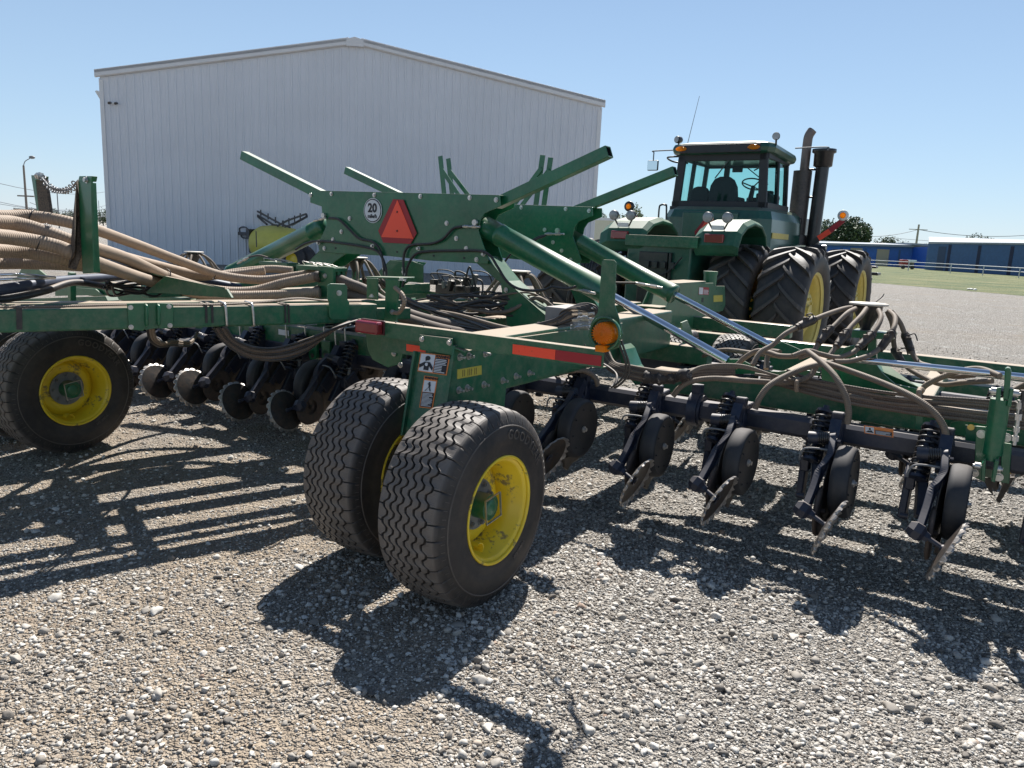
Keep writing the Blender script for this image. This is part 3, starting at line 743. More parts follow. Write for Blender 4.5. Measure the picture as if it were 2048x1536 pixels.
for px, py in ((1988, 782), (2031, 787), (1955, 932), (1996, 938)): q = K(px, py, 1.480); part(MB().cyl(q-U*.012, q+U*.012, .018, n=14).cyl(q-U*.02, q+U*.02, .009, n=8), 'pin', STEEL)
for px, py in ((1963, 868), (2013, 875), (1948, 946), (1997, 954)): part(MB().bolt(K(px, py, 1.595), -V, .015, .011), 'bolt', STEEL)
for px, py in ((1942, 854), (1929, 926), (2019, 940)): q = K(px, py, 1.780); part(MB().cyl(q-V*.01, q, .016, n=20), 'round_bolt', BRASS)
fitting([K(2040, 800, 1.500), K(2034, 850, 1.500), K(2028, 890, 1.500)], .014)
HB(KS(1.500, (2046, 780), (2044, 800), (2036, 840)), .010)
# stalks / tine points under the clamp
for a, b in (((1973, 955), (1983, 990)), ((2020, 955), (1996, 1007)), ((1985, 955), (1990, 985))):
    part(MB().plate([K(a[0]-8, a[1], 2.200), K(a[0]+9, a[1], 2.200), K(b[0]+3, b[1], 2.200), K(b[0]-4, b[1]-6, 2.200)], (0, .02, 0)), 'scraper', WORN)

# ---- opener unit, built once at the rear bar and copied
OU, OV, OZ = 1.80, 2.10, .60
def toothed(r, n=18, th=.007):
    pts = []
    for k in range(n):
        for t, rr in ((.0, .925), (.14, .92), (.28, .985), (.60, 1.0), (.82, .975)):
            a = 2*PI*(k+t)/n; pts.append((math.cos(a)*rr*r, math.sin(a)*rr*r))
    return pts
def make_opener(sg):
    """sg=+1: closing wheel on the right of its arm; -1: mirrored"""
    def P(u, v, z): return Vector(((u-OU)*sg, v-OV, z-OZ))
    e = bpy.data.objects.new('opener_unit', None); COL.objects.link(e); e.parent = drill
    m = MB()                                           # clamp, shank and boot
    m.box(P(1.74, 2.075, .60), (.15, .19, .17)); m.box(P(1.78, 2.01, .68), (.07, .05, .11))
    m.bar(P(1.70, 2.08, .56), P(1.70, 1.93, .42), .06, .09); m.bar(P(1.70, 1.93, .42), P(1.72, 1.84, .25), .05, .10)
    m.bar(P(1.63, 2.0, .47), P(1.635, 1.9, .40), .045, .12); m.bar(P(1.635, 1.93, .42), P(1.63, 1.90, .21), .04, .06); m.box(P(1.645, 1.9, .43), (.05, .07, .09))
    m.bar(P(1.80, 2.0, .55), P(1.80, 1.80, .36), .03, .12); m.bar(P(1.80, 1.84, .44), P(1.80, 1.72, .30), .022, .06)
    m.cyl(P(1.62, 1.88, .23), P(1.66, 1.88, .23), .02, n=10)
    fr = m.build('shank', NAVY, e); bv = fr.modifiers.new('bevel', 'BEVEL'); bv.width = .006; bv.segments = 1
    MB().bar(P(1.785, 1.965, .69), P(1.785, 1.85, .52), .06, .065).build('seed_boot', NAVY, e)
    m = MB(); m.plate([P(1.815, 1.85, .18), P(1.815, 1.74, .17), P(1.815, 1.76, .10), P(1.815, 1.80, .075), P(1.815, 1.86, .12)], (.02*sg, 0, 0)); m.build('seed_boot_point', WORN, e)
    MB().coil(P(1.70, 2.02, .715), P(1.675, 1.86, .475), .045, .0070, 8.5).build('pressure_spring', BLACK, e)
    m = MB(); m.cyl(P(1.70, 2.02, .715), P(1.68, 1.86, .475), .016, n=10); m.cyl(P(1.70, 2.02, .715), P(1.702, 2.03, .73), .045, n=16); m.cyl(P(1.68, 1.86, .475), P(1.679, 1.85, .46), .045, n=16); m.bolt(P(1.705, 2.035, .735), (0, .5, .8), .018, .02); m.build('spring_rod', NAVY, e)
    MB().coil(P(1.715, 1.85, .605), P(1.775, 1.85, .615), .030, .0062, 5.5).build('torsion_spring', BLACK, e)
    m = MB(); m.cyl(P(1.66, 1.85, .60), P(1.715, 1.85, .605), .036, n=18); m.cyl(P(1.70, 1.85, .605), P(1.80, 1.85, .618), .017, n=10); m.cyl(P(1.775, 1.85, .61), P(1.81, 1.85, .62), .030, n=16); m.bolt(P(1.81, 1.85, .60), U*sg, .012, .02); m.build('arm_pivot', NAVY, e)
    m = MB(); pts = [P(1.79, 1.85, .61), P(1.797, 1.79, .565), P(1.80, 1.75, .525), P(1.785, 1.71, .485), P(1.762, 1.68, .44), P(1.752, 1.60, .36), P(1.742, 1.52, .29)]
    sp_ = spline(pts, 5)
    for w_, h_, o_ in ((.030, .040, 0), (.036, .012, .021), (.036, .012, -.021)):
        vs = []; fs = []
        for i, p in enumerate(sp_):
            t = (sp_[min(i+1, len(sp_)-1)]-sp_[max(i-1, 0)]).normalized(); s_ = t.cross(Z).normalized(); n_ = s_.cross(t)
            k = 1.25-.45*i/len(sp_)
            vs += [p+s_*(x*w_/2)+n_*(o_+y*h_/2*k) for x, y in ((-1, -1), (1, -1), (1, 1), (-1, 1))]
        for i in range(len(sp_)-1): fs += [(i*4+j, i*4+(j+1) % 4, i*4+4+(j+1) % 4, i*4+4+j) for j in range(4)]
        fs += [(3, 2, 1, 0), tuple(range(len(vs)-4, len(vs)))]; m.add(vs, fs)
    ao = m.build('closing_arm', NAVY, e); bv = ao.modifiers.new('bevel', 'BEVEL'); bv.width = .003; bv.segments = 1
    ax = Vector((.90*sg, -.04, -.38)).normalized()      # tilted axle of the closing wheel
    k0 = P(1.737, 1.50, .279); cc_ = P(1.872, 1.482, .219)
    m = MB(); m.lathe([(-.050, 0), (-.050, .030), (-.022, .050), (.014, .050), (.034, .030), (.055, .024), (.055, 0)], k0, ax, 6, smooth=False); m.cyl(k0+ax*.04, cc_-ax*.01, .013, .013, n=12); m.cyl(cc_-ax*.03, cc_-ax*.004, .014, .032, n=14); m.build('closing_axle', NAVY, e)
    x = ax.orthogonal().normalized(); y = ax.cross(x); m = MB()
    prof = toothed(.175); c_ = cc_
    A1 = [c_+x*p[0]+y*p[1]-ax*.002+ax*(.007 if (i % 5) in (2, 3) else 0) for i, p in enumerate(prof)]; A2 = [p+ax*.009 for p in A1]
    n_ = len(prof); i1 = [c_+(x*p[0]+y*p[1]).normalized()*.153-ax*.010 for p in prof]; i2 = [p+ax*.006 for p in i1]; j1 = [c_+(x*p[0]+y*p[1]).normalized()*.045-ax*.022 for p in prof]; j2 = [p+ax*.006 for p in j1]
    fs = []
    for i in range(n_):
        j = (i+1) % n_
        fs += [(i, j, n_+j, n_+i), (i, 2*n_+i, 2*n_+j, j), (n_+i, n_+j, 3*n_+j, 3*n_+i)]
    m.add(A1+A2+i1+i2, fs); cw = m.build('closing_wheel_teeth', TEETH, e); m = MB(); fs = []
    for i in range(n_): j = (i+1) % n_; fs += [(i, 2*n_+i, 2*n_+j, j), (n_+i, n_+j, 3*n_+j, 3*n_+i)]
    fs += [tuple(2*n_+i for i in range(n_)), tuple(3*n_+i for i in range(n_))[::-1]]
    m.add(i1+i2+j1+j2, fs); m.bolt(c_+ax*(-.012), ax, .014, .01); m.build('closing_wheel', SPIKE, e)
    g = P(1.880, 1.80, .385); m = MB()
    m.lathe([(-.045, .10), (-.050, .15), (-.052, .185), (-.045, .199), (-.02, .205), (.02, .205), (.042, .199), (.050, .186), (.047, .176), (.043, .172), (.043, 0)], g, U*sg, 44)
    for k in range(8): a = 2*PI*k/8+.2; m.sphere(g+Vector((.045*sg, math.cos(a)*.14, math.sin(a)*.14)), .007, 8, 5)
    gw = m.build('gauge_wheel', GWHEEL, e)
    m = MB(); m.cyl(g+U*sg*.043, g+U*sg*.052, .022, n=14); m.bolt(g+U*sg*.052, U*sg, .013, .012); m.build('axle_bolt', STEEL, e)
    m = MB(); m.lathe([(-.004, 0), (-.004, .215), (0, .228), (.004, .215), (.004, 0)], P(1.818, 1.86, .335), Vector((1, -.10*sg, 0)), 44); m.build('opener_disc', WORN, e)
    m = MB(); m.lathe([(-.010, .06), (-.014, .12), (-.010, .138), (0, .143), (.010, .138), (.014, .12), (.010, .06), (.006, 0)], P(1.788, 1.66, .235), U*sg, 32); m.cyl(P(1.76, 1.66, .235), P(1.82, 1.66, .235), .016, n=10); m.build('press_wheel', PRESSW, e)
    m = MB(); m.tube([P(1.79, 1.78, .56), P(1.72, 1.76, .565), P(1.66, 1.75, .555), P(1.635, 1.77, .50), P(1.635, 1.78, .48)], .006, 8); m.cyl(P(1.64, 1.93, .47), P(1.64, 1.93, .53), .014, n=10); m.tube([P(1.64+.02*math.cos(q), 1.93+.02*math.sin(q), .54) for q in [2*PI*i/10 for i in range(11)]], .005, 6, raw=True); m.build('adjuster_handle', GREY, e)
    return e
TEETH = paint('bare_steel_teeth', (.34, .32, .30), .36, .1, .22, metallic=.6, var=.3, sc=30, dcol=(.20, .13, .08))
SPIKE = paint('spiked_wheel_paint', (.045, .043, .042), .42, .15, .30, metallic=.45, var=.35, sc=14, dcol=(.20, .115, .065))
GWHEEL = paint('gauge_wheel_rubber', (.020, .022, .026), .6, .42, .10, dcol=(.16, .13, .11))
PRESSW = paint('press_wheel_rubber', (.05, .04, .035), .7, .3, .35, dcol=(.20, .13, .09))
opR, opL = make_opener(1), make_opener(-1)
opR.location = (1.812, 1.68, .691); opR.scale = (.913,)*3
place = [(u, 1.68, .691) for u in (2.337, 1.30, .780, .264, -.233, -.726)]+[(u, 3.16, .70) for u in (1.036, 1.556, 2.077, 2.597, .515, -.005)]
rg = random.Random(77)
for q_ in place: c_ = copy_tree(opR, drill); c_.location = q_; c_.rotation_euler = (R(rg.uniform(-3, 3)), R(rg.uniform(-1.5, 1.5)), R(rg.uniform(-3, 3)))
lplace = [(u, -.25, .02) for u in (-4.27, -3.71, -3.15, -2.58, -5.4, -4.85)]+[(u, 1.35, .02) for u in (-4.55, -3.98, -3.42, -2.85, -2.28, -1.7, -5.1)]+[(-1.98, .1, .05)]
opL.location = (lplace[0][0], OV+lplace[0][1], OZ+lplace[0][2])
for u_, dv, dz in lplace[1:]: c_ = copy_tree(opL, drill); c_.location = (u_, OV+dv, OZ+dz); c_.rotation_euler = (R(rg.uniform(-3, 3)), R(rg.uniform(-1.5, 1.5)), R(rg.uniform(-3, 3)))
hexbar(-5.9, -1.3, OV-.25, .61, .11, 'rockshaft', NAVY); hexbar(-5.6, -1.2, OV+1.35, .61, .11, 'rockshaft', NAVY)

# ---- corrugated supply hoses on the left
def big(pts, r=.052, mat=None): 
    q = [K(x, y, v) for x, y, v in pts]; return part(MB().tube(q, r, 16, seg=12), 'supply_hose', mat or HOSE_T)
def VH(px):
    for (a, va), (b, vb) in zip(HV, HV[1:]):
        if px <= b: return va+(vb-va)*(px-a)/(b-a)
    return HV[-1][1]
HV = [(-400, -1.8), (-60, -.95), (60, -.62), (160, -.42), (250, 0), (340, .48), (420, .85), (500, 1.1), (570, 1.28), (640, 1.42)]
def supply(dv, *pp, r=.038): 
    pts = [(x, y, VH(x)+dv) for x, y in pp]
    q = [K(x, y, v) for x, y, v in pts]; d = (q[0]-q[1]).normalized(); d.z = 0
    if pp[0][0] < 0: q = [q[0]+d*2.6+Z*.05, q[0]+d*1.2+Z*.06]+q
    return part(MB().tube(q, r, 18, seg=14), 'supply_hose', HOSE_T)
supply(.16, (-60, 429), (60, 432), (160, 450), (260, 484), (360, 522), (440, 550), (520, 560), (590, 552), (645, 543), r=.034)
supply(.02, (-60, 440), (40, 449), (150, 485), (250, 516), (340, 556), (420, 579), (500, 583), (570, 566), (640, 552), r=.038)
supply(-.03, (-60, 468), (40, 478), (110, 492), (150, 508), (200, 528), (300, 562), (400, 588), (470, 592), (560, 590), (640, 585), r=.038)
supply(.05, (-60, 500), (50, 504), (130, 518), (220, 535), (330, 565), (420, 587), (500, 598), r=.038)
supply(.12, (-60, 524), (50, 526), (150, 530), (230, 540), (340, 562), (430, 582), r=.036)
supply(.25, (200, 500), (300, 527), (400, 550), (470, 548), (530, 541), r=.034)
supply(.4, (300, 540), (400, 554), (480, 543), (540, 538), (585, 541), r=.032)
for px, py, v in ((62, 440, .56), (85, 448, .30), (78, 478, .20), (66, 428, .55)):
    pass
# clamp block that ends the hoses, with wires over it
def block(px0, px1, py0, py1, v, depth=.16, bolts=True):
    a, b = K(px0, py0, v), K(px1, py1, v)
    for dv in (0, .05, .10):
        part(MB().box(((a.x+b.x)/2, v+dv, (a.z+b.z)/2), (b.x-a.x, .03, a.z-b.z)), 'hose_clamp', GREEN, .003)
    part(MB().box(((a.x+b.x)/2-.12, v+.06, a.z-.02), (b.x-a.x+.25, .14, .03)), 'hose_clamp', GREEN, .003)
    if bolts: part(MB().bolt(Vector(((a.x+b.x)/2, v-.016, a.z-.07)), -V, .013, .01), 'bolt', STEEL)
    rg = random.Random(int(px0)); m = MB()
    for k in range(4):
        x0 = a.x-.20+.075*k; pts = [Vector((x0+rg.uniform(-.02, .02), v+.02+rg.uniform(-.03, .06), a.z+.003)), Vector((x0+.03, v-.01, a.z+.018+rg.uniform(0, .01))), Vector((x0+.08, v+.03, a.z+.014)), Vector((x0+.11, v+.06, a.z+.0))]
        m.tube(pts, .0035, 6)
    part(m, 'wire_clip', STEEL)
block(638, 669, 532, 606, 1.44); block(556, 577, 524, 545, 1.9)
for px, py in ((648, 551), (648, 581)): c_ = K(px-16, py+2, 1.40); part(MB().lathe([(0, .03), (0, .042), (.03, .042), (.03, .03)], c_, (1, .4, .05), 24), 'hose_cuff', HOSE_D)
big(((672, 556, 1.5), (700, 568, 1.5), (730, 580, 1.55), (770, 605, 1.6), (830, 632, 1.6), (920, 655, 1.5), (1010, 672, 1.4)), .040, HOSE_D)
big(((672, 580, 1.5), (740, 602, 1.55), (800, 632, 1.55), (880, 658, 1.45), (960, 674, 1.35)), .040, HOSE_D)
# post and far post that hold the hoses, chain between
m = MB(); q = [K(156, 362, -0.49), K(182, 362, -0.49), K(187, 545, -0.49), K(165, 547, -0.49)]; m.plate(q, (0, .012, 0))
m.plate([q[0], q[3], q[3]+Vector((-.05, .12, 0)), q[0]+Vector((-.05, .12, 0))], U*.010)
m.plate([K(158, 352, -0.49), K(184, 352, -0.49), K(182, 363, -0.49), K(156, 363, -0.49)], (0, .03, 0)); po = part(m, 'hose_post', GREEN, .003)
STRAPM = scuffed('worn_canvas_strap', (.045, .038, .032), (.13, .10, .075), .45, 90, .9)
m = MB(); m.plate([K(152, 362, -0.50), K(158, 360, -0.46), K(165, 430, -0.46), K(166, 500, -0.47), K(152, 540, -0.50), K(136, 536, -0.50), K(150, 500, -0.52), K(149, 430, -0.52)], (-.004, .004, 0)); part(m, 'strap', STRAPM)
m = MB(); q = [K(72, 360, -0.09), K(90, 357, -0.09), K(101, 432, -0.09), K(78, 432, -0.09)]; m.plate(q, (0, .02, 0)); part(m, 'strap', STRAPM)
m = MB(); q = [K(62, 352, -0.07), K(70, 352, -0.07), K(80, 440, -0.07), K(76, 440, -0.07)]; m.plate(q, (0, .05, 0)); m.plate([K(61, 350, -0.10), K(85, 352, -0.10), K(84, 360, -0.10), K(70, 360, -0.10)], (0, .04, 0)); part(m, 'hose_post', GREEN, .003)
fitting([K(74, 352, -0.11), K(84, 352, -0.11)], .022)
for px, py in ((173, 360),): part(MB().bolt(K(px, py, -0.49), -V, .012, .012), 'bolt', STEEL)
pts = spline([K(x, y, v) for x, y, v in ((84, 354, -0.11), (98, 372, -0.16), (112, 380, -0.24), (128, 382, -0.34), (143, 376, -0.41), (155, 362, -0.46))], 8)
m = MB(); acc = 0; k = 0; i = 0
Ltot = sum((b-a).length for a, b in zip(pts, pts[1:])); nl = 25
def at_len(s_):
    for a, b in zip(pts, pts[1:]):
        l = (b-a).length
        if s_ <= l: return a.lerp(b, s_/l), (b-a).normalized()
        s_ -= l
    return pts[-1], (pts[-1]-pts[-2]).normalized()
for k in range(nl):
    p, t = at_len(Ltot*(k+.5)/nl); x = t; y = t.orthogonal().normalized()
    if k % 2: y = t.cross(y)
    h = Ltot/nl*.72
    m.tube([p+x*math.cos(q)*h+y*math.sin(q)*h*.58 for q in [2*PI*i/14 for i in range(15)]], .0036, 6, raw=True, cap=False)
part(m, 'chain', flat('dull_chain', (.20, .20, .20), .45, .2, .6))
# tray under the hoses
part(MB().plate(KS(.2, (330, 552), (452, 578), (463, 596), (400, 592), (290, 585)), (0, .02, 0)), 'hose_tray', GREEN_D, .004)
part(MB().plate([K(300, 548, .25), K(451, 577, .2), K(380, 572, .6), K(300, 552, .7)], (0, 0, .006)), 'hose_tray', GREEN_D)
part(MB().tube([K(x, y, v) for x, y, v in ((-160, 610, -1.1), (-60, 590, -.9), (50, 572, -.6), (120, 562, -.3), (200, 556, .1), (300, 550, .7), (400, 560, 1.3), (480, 575, 1.7))], .030, 12), 'cable_sleeve', flat('navy_sleeve', (.035, .045, .075), .5, .15))
part(MB().tube([K(x, y, v) for x, y, v in ((-160, 618, -1.1), (-60, 602, -.9), (20, 597, -.7), (90, 582, -.5), (150, 565, -.2), (220, 575, .1))], .020, 12), 'cable_sleeve', HOSEB)
for y_ in (557, 548): part(MB().tube([K(-60, y_+6, -.9), K(30, y_+1, -.7), K(110, y_-1+(557-y_)*.9, -.45)], .008, 8), 'chrome_tube', CHROME)
for s_ in range(9):
    rg = random.Random(s_+40); pts = [K(215+rg.uniform(-10, 10), 570+rg.uniform(-10, 12), 0)]
    for k in range(4): pts.append(K(230+40*k+rg.uniform(-15, 15), 578+rg.uniform(-16, 16), .1+.12*k))
    part(MB().tube(pts, .008, 7), 'hydraulic_hose', HOSEB)
for px, py, dv in ((62, 433, .16), (88, 461, .02), (96, 464, .02), (78, 486, -.03), (330, 549, .02), (430, 549, .16)):
    c_ = K(px, py, VH(px)+dv); d_ = (K(px+8, py+3, VH(px+8)+dv)-c_).normalized(); x = d_.orthogonal().normalized(); y = d_.cross(x)
    part(MB().tube([c_+x*.041*math.cos(q)+y*.041*math.sin(q) for q in [2*PI*i/20 for i in range(21)]], .004, 6, raw=True), 'hose_tie', HOSEB)
# posts and bits behind the beam
part(MB().bar(K(144, 545, .9), K(144, 605, .9), .05, .05), 'frame_post', GREEN, .004)
part(MB().plate(KS(1.6, (30, 560), (45, 533), (70, 533), (98, 556), (95, 562)), (0, .02, 0)), 'frame_plate', GREEN, .003)
part(MB().plate(KS(1.4, (-30, 605), (30, 598), (210, 592), (215, 602), (60, 606), (-30, 612)), (0, .12, 0)), 'frame_plate', GREEN_D, .004)
tube_box(-9, -4.6, 3.4, K(100, 556, 3.4).z, .12, .11); tube_box(-9, -4.8, 5.2, K(100, 550, 5.2).z, .12, .12)
tube_box(-8.5, -3.4, 2.3, K(200, 583, 2.3).z, .12, .12, mat=GREEN)
part(MB().plate(KS(2.2, (110, 582), (145, 575), (190, 578), (205, 590), (110, 592)), (0, .02, 0)), 'frame_plate', GREEN, .003)

# ---- hanging hydraulic hoses under the beam
rg = random.Random(3)
for k in range(5):
    o_ = k*5
    pts = [K(428+o_*1.2, 655, .0), K(450+o_*1.1, 684-o_*.2, .05), K(495+o_*.9, 713-o_*.9+rg.uniform(-2, 2), .12), K(560, 719-o_*1.2, .25), K(612+o_*.5, 702-o_*1.3, .4), K(652+o_*1.4, 668-o_*.8, .55), K(688+o_*1.5, 640, .75)]
    part(MB().tube(pts, (.011, .013, .010, .012, .008)[k], 9), 'hydraulic_hose', HOSE_D if k in (1, 3) else HOSEB)
for k in range(3):
    pts = [K(295+k*5, 652, -.3), K(300+k*6, 678, -.25), K(318+k*6, 692-k*3, -.15), K(345, 690-k*4, .1), K(380, 690-k*3, .4), K(395, 665, .7)]
    part(MB().tube(pts, .009, 9), 'hydraulic_hose', HOSE_S if k else HOSEB)
# ---- hoses sweeping behind the light bar
rg = random.Random(11)
for k in range(11):
    j = lambda s_: rg.uniform(-s_, s_)
    pts = [K(800+j(6), 590+k*2, 1.9), K(850+j(12), 612+k*2+j(5), 1.8), K(920+j(12), 630+k*3+j(6), 1.5), K(1000+j(12), 655+k*1.5+j(3), 1.25), K(1060+j(10), 660+j(5)-k*.5, 1.2), K(1110+j(8), 650-k+j(4), 1.2), K(1150+j(8), 635-k*1.5+j(5), 1.2), K(1190, 628-k*1.2+j(6), 1.25)]
    part(MB().tube(pts, rg.choice((.008, .010, .012)), 8), 'hydraulic_hose', HOSEB if k % 4 else HOSE_S)
for k, (y0, y1) in enumerate(((620, 616), (628, 626), (652, 646), (658, 655), (640, 638))):
    fitting([K(1142, y0, 1.2), K(1188, y1, 1.15)], .012)
part(MB().box((-.30, 1.45, 1.20), (.20, .30, .10)), 'valve_block', GREY, .006)
for k in range(5):
    pts = [K(1205, 640, 1.2), K(1190-k*5, 612+k*2, 1.15), K(1160-k*8, 608+k*3, 1.2), K(1130-k*4, 625+k*4, 1.3)]; part(MB().tube(pts, .006, 6), 'wire', HOSEB)
fitting([K(1155, 636, 1.1), K(1175, 633, 1.1)], .010); fitting([K(1150, 655, 1.1), K(1180, 652, 1.1)], .010)
# elbow hose at the king post
part(MB().tube([K(790, 575, 1.0), K(805, 590, .97), K(808, 608, .97), K(798, 625, 1.0), K(788, 625, 1.02)], .014, 10), 'supply_hose', HOSE_T)

# ---- small hoses dropping to the wing, in a loom
rg = random.Random(5)
for k in range(6):
    o_ = k*5; pts = [K(1190+o_, 700, 1.6), K(1205+o_, 726, 1.55), K(1235+o_*1.2, 748-k*3, 1.5), K(1280+o_, 760-k*4, 1.46), K(1330+o_, 765-k*4, 1.48), K(1400, 752-k*3, 1.70), K(1470, 748-k*2, 1.80)]
    part(MB().tube(pts, .010, 9), 'seed_hose', HOSE_S if k % 2 else HOSE_D)
m = MB(); sl = [K(1288, 753, 1.45), K(1310, 757, 1.46), K(1335, 756, 1.47), K(1355, 754, 1.48), K(1378, 748, 1.45)]
m.tube(sl, lambda t: .034+.006*math.sin(t*23)+.003*math.sin(t*61), 14, seg=12); part(m, 'loom_sleeve', scuffed('crumpled_sleeve', (.035, .028, .025), (.24, .19, .15), .56, 30, .7))
for k in range(3):
    pts = [K(1375, 750-k*2, 1.45), K(1400, 738-k*2, 1.55), K(1440, 733-k*2, 1.60), K(1490, 736-k*2, 1.65), K(1540, 748, 1.70), K(1600, 765, 1.80)]; part(MB().tube(pts, .008, 7), 'wire', HOSE_S)
# bundle along the wing
for k in range(8):
    yy = k*5.2; z_ = rg.uniform(-2, 2)
    pts = [K(1560+rg.uniform(-60, 40), 740+yy*.8, 1.90), K(1620, 757+yy*.8+z_, 1.85), K(1700, 772+yy*.9+rg.uniform(-2, 2), 1.80), K(1780, 784+yy+rg.uniform(-2, 2), 1.80), K(1860, 792+yy*1.1+rg.uniform(-3, 3), 1.80), K(1950, 798+yy*1.2+rg.uniform(-2, 2), 1.80), K(2070, 808+yy*1.4, 1.80)]
    part(MB().tube(pts, rg.choice((.0075, .009, .0115)), 9), 'seed_hose', HOSE_D if k % 3 == 0 else HOSE_S)
part(MB().tube([K(1700, 800, 2.20), K(1760, 815, 2.20), K(1850, 826, 2.20), K(1960, 836, 2.20), K(2060, 842, 2.20)], .045, 14), 'supply_hose', HOSE_D)
for px in (1593, 1838):
    m = MB(); m.tube([K(px, 782+(px-1593)*.08, 1.77), K(px, 765+(px-1593)*.08, 1.75), K(px+3, 758+(px-1593)*.08, 1.80), K(px+7, 762+(px-1593)*.08, 1.85)], .013, 8); part(m, 'hose_hook', HOSE_T)
part(MB().plate(KS(1.8, (1832, 800), (1848, 802), (1846, 860), (1830, 858)), (0, .02, 0)), 'hose_stand', GREEN, .003)

# ---- seed distribution heads
def head(c_, size, hoses, group_r=.10):
    m = MB(); m.lathe([(0, 0), (0, size), (-.006, size*1.02), (-.012, size), (-.014, 0)], c_, Z, 32); hd = part(m, 'distributor_lid', flat('dusty_white_lid', (.55, .50, .43), .6, .12))
    m = MB(); m.lathe([(-.014, size*.75), (-.05, size*.72), (-.075, size*.62), (-.16, size*.28), (-.30, size*.22), (-.30, 0)], c_, Z, 24); part(m, 'distributor_body', BLACK, 0, hd)
    for pts, ci in hoses:
        part(MB().tube(pts, .015, 10, seg=8), 'seed_hose', HOSE_S, 0, hd)
        P_ = spline([Vector(p) for p in pts], 8); i = int(len(P_)*ci); a, b = P_[i-2], P_[min(i+3, len(P_)-1)]; d = (b-a).normalized(); mid_ = (a+b)/2
        m = MB(); m.cyl(mid_-d*.06, mid_+d*.05, .027, .024, n=14); m.cyl(mid_-d*.075, mid_-d*.055, .022, n=12); m.cyl(mid_+d*.05, mid_+d*.07, .021, n=12); m.box(mid_+Z*.02, (.03, .03, .035)); so = part(m, 'flow_sensor', paint('brown_black_plastic', (.03, .022, .018), .45, .5, .2) if 'sensor' not in HEADM else HEADM['sensor'], 0, hd)
        HEADM['sensor'] = so.data.materials[0]
        m = MB(); m.tube([a+Z*.02, mid_+Z*.05, mid_+Z*.06+U*.03, mid_+Z*.02+U*.05], .004, 6); part(m, 'sensor_wire', HOSEB, 0, hd)
    return hd
HEADM = {}
hc = K(1738, 606, 2.55)
def q3(*pp): return [K(x, y, v) for x, y, v in pp]
head(hc, .114, [
    (q3((1712, 615, 2.50), (1690, 617, 2.40), (1650, 630, 2.20), (1608, 648, 2.05), (1570, 668, 1.95), (1545, 690, 1.90), (1520, 705, 1.85), (1505, 730, 1.80)), .42),
    (q3((1712, 617, 2.45), (1695, 626, 2.30), (1672, 648, 2.20), (1650, 670, 2.10), (1635, 690, 2.05), (1625, 705, 2.00), (1600, 715, 1.90)), .5),
    (q3((1733, 617, 2.43), (1722, 632, 2.32), (1700, 655, 2.20), (1682, 680, 2.10), (1668, 698, 2.05), (1655, 715, 2.00)), .58),
    (q3((1757, 620, 2.43), (1762, 635, 2.34), (1754, 655, 2.26), (1738, 675, 2.20), (1722, 690, 2.15), (1705, 705, 2.10), (1675, 715, 2.00), (1640, 708, 1.95), (1615, 702, 1.90), (1585, 712, 1.85)), .38),
    (q3((1778, 622, 2.50), (1790, 635, 2.40), (1788, 655, 2.30), (1775, 678, 2.25), (1758, 698, 2.20), (1735, 712, 2.10), (1700, 722, 2.00), (1668, 723, 1.90)), .45),
    (q3((1782, 622, 2.60), (1800, 645, 2.60), (1812, 675, 2.60), (1822, 700, 2.55), (1838, 725, 2.50), (1870, 735, 2.40), (1900, 752, 2.30), (1950, 750, 2.20)), .35),
    (q3((1774, 622, 2.60), (1785, 650, 2.60), (1788, 690, 2.60), (1800, 720, 2.55), (1830, 745, 2.40), (1880, 768, 2.30), (1930, 765, 2.20), (1985, 762, 2.10)), .40)])
part(MB().tube(q3((1752, 604, 2.55), (1764, 594, 2.50), (1768, 588, 2.50)), .003, 6), 'wire', HOSEB)
part(MB().plate(KS(2.45, (1705, 660), (1790, 668), (1786, 680), (1702, 675)), (0, .15, 0)), 'head_bracket', GREEN, .003)
part(MB().bar(K(1745, 670, 2.55), K(1745, 740, 2.55), .05, .05), 'head_post', GREEN, .003)
part(MB().plate(KS(2.3, (1678, 712), (1690, 695), (1708, 690), (1712, 715), (1700, 724)), (0, .05, 0)), 'head_bracket', GREEN, .003)
# feed hoses arching down into each rear opener
def feed(pts): part(MB().tube(q3(*pts), .0165, 12, seg=12), 'seed_hose', HOSE_S)
feed(((1615, 703, 1.80), (1640, 722, 1.70), (1668, 750, 1.60), (1688, 785, 1.55), (1697, 820, 1.54), (1695, 848, 1.54)))
feed(((1640, 722, 1.90), (1700, 742, 1.80), (1770, 768, 1.70), (1830, 796, 1.60), (1868, 825, 1.56), (1888, 855, 1.55), (1893, 880, 1.55)))
feed(((1665, 725, 1.90), (1620, 733, 1.80), (1575, 750, 1.70), (1540, 770, 1.60), (1520, 795, 1.56), (1510, 818, 1.55)))
feed(((1632, 735, 1.90), (1615, 755, 1.85), (1575, 765, 1.80), (1500, 762, 1.70), (1430, 757, 1.65), (1385, 762, 1.60), (1360, 775, 1.56), (1346, 792, 1.55)))
feed(((1100, 762, 1.75), (1110, 750, 1.8), (1140, 742, 1.45), (1170, 742, 1.50), (1190, 755, 1.54), (1196, 772, 1.55)))
feed(((1610, 705, 1.90), (1590, 712, 1.95), (1560, 712, 2.00), (1540, 706, 2.05), (1515, 702, 2.10), (1490, 715, 2.10), (1470, 735, 2.10)))
feed(((1560, 704, 2.30), (1543, 703, 2.35), (1535, 715, 2.35), (1532, 738, 2.30)))
feed(((1838, 790, 2.20), (1850, 772, 2.20), (1880, 756, 2.20), (1920, 742, 2.20), (1960, 738, 2.20), (2000, 752, 2.10)))
feed(((2060, 765, 1.60), (2030, 782, 1.70), (2010, 800, 1.80)))
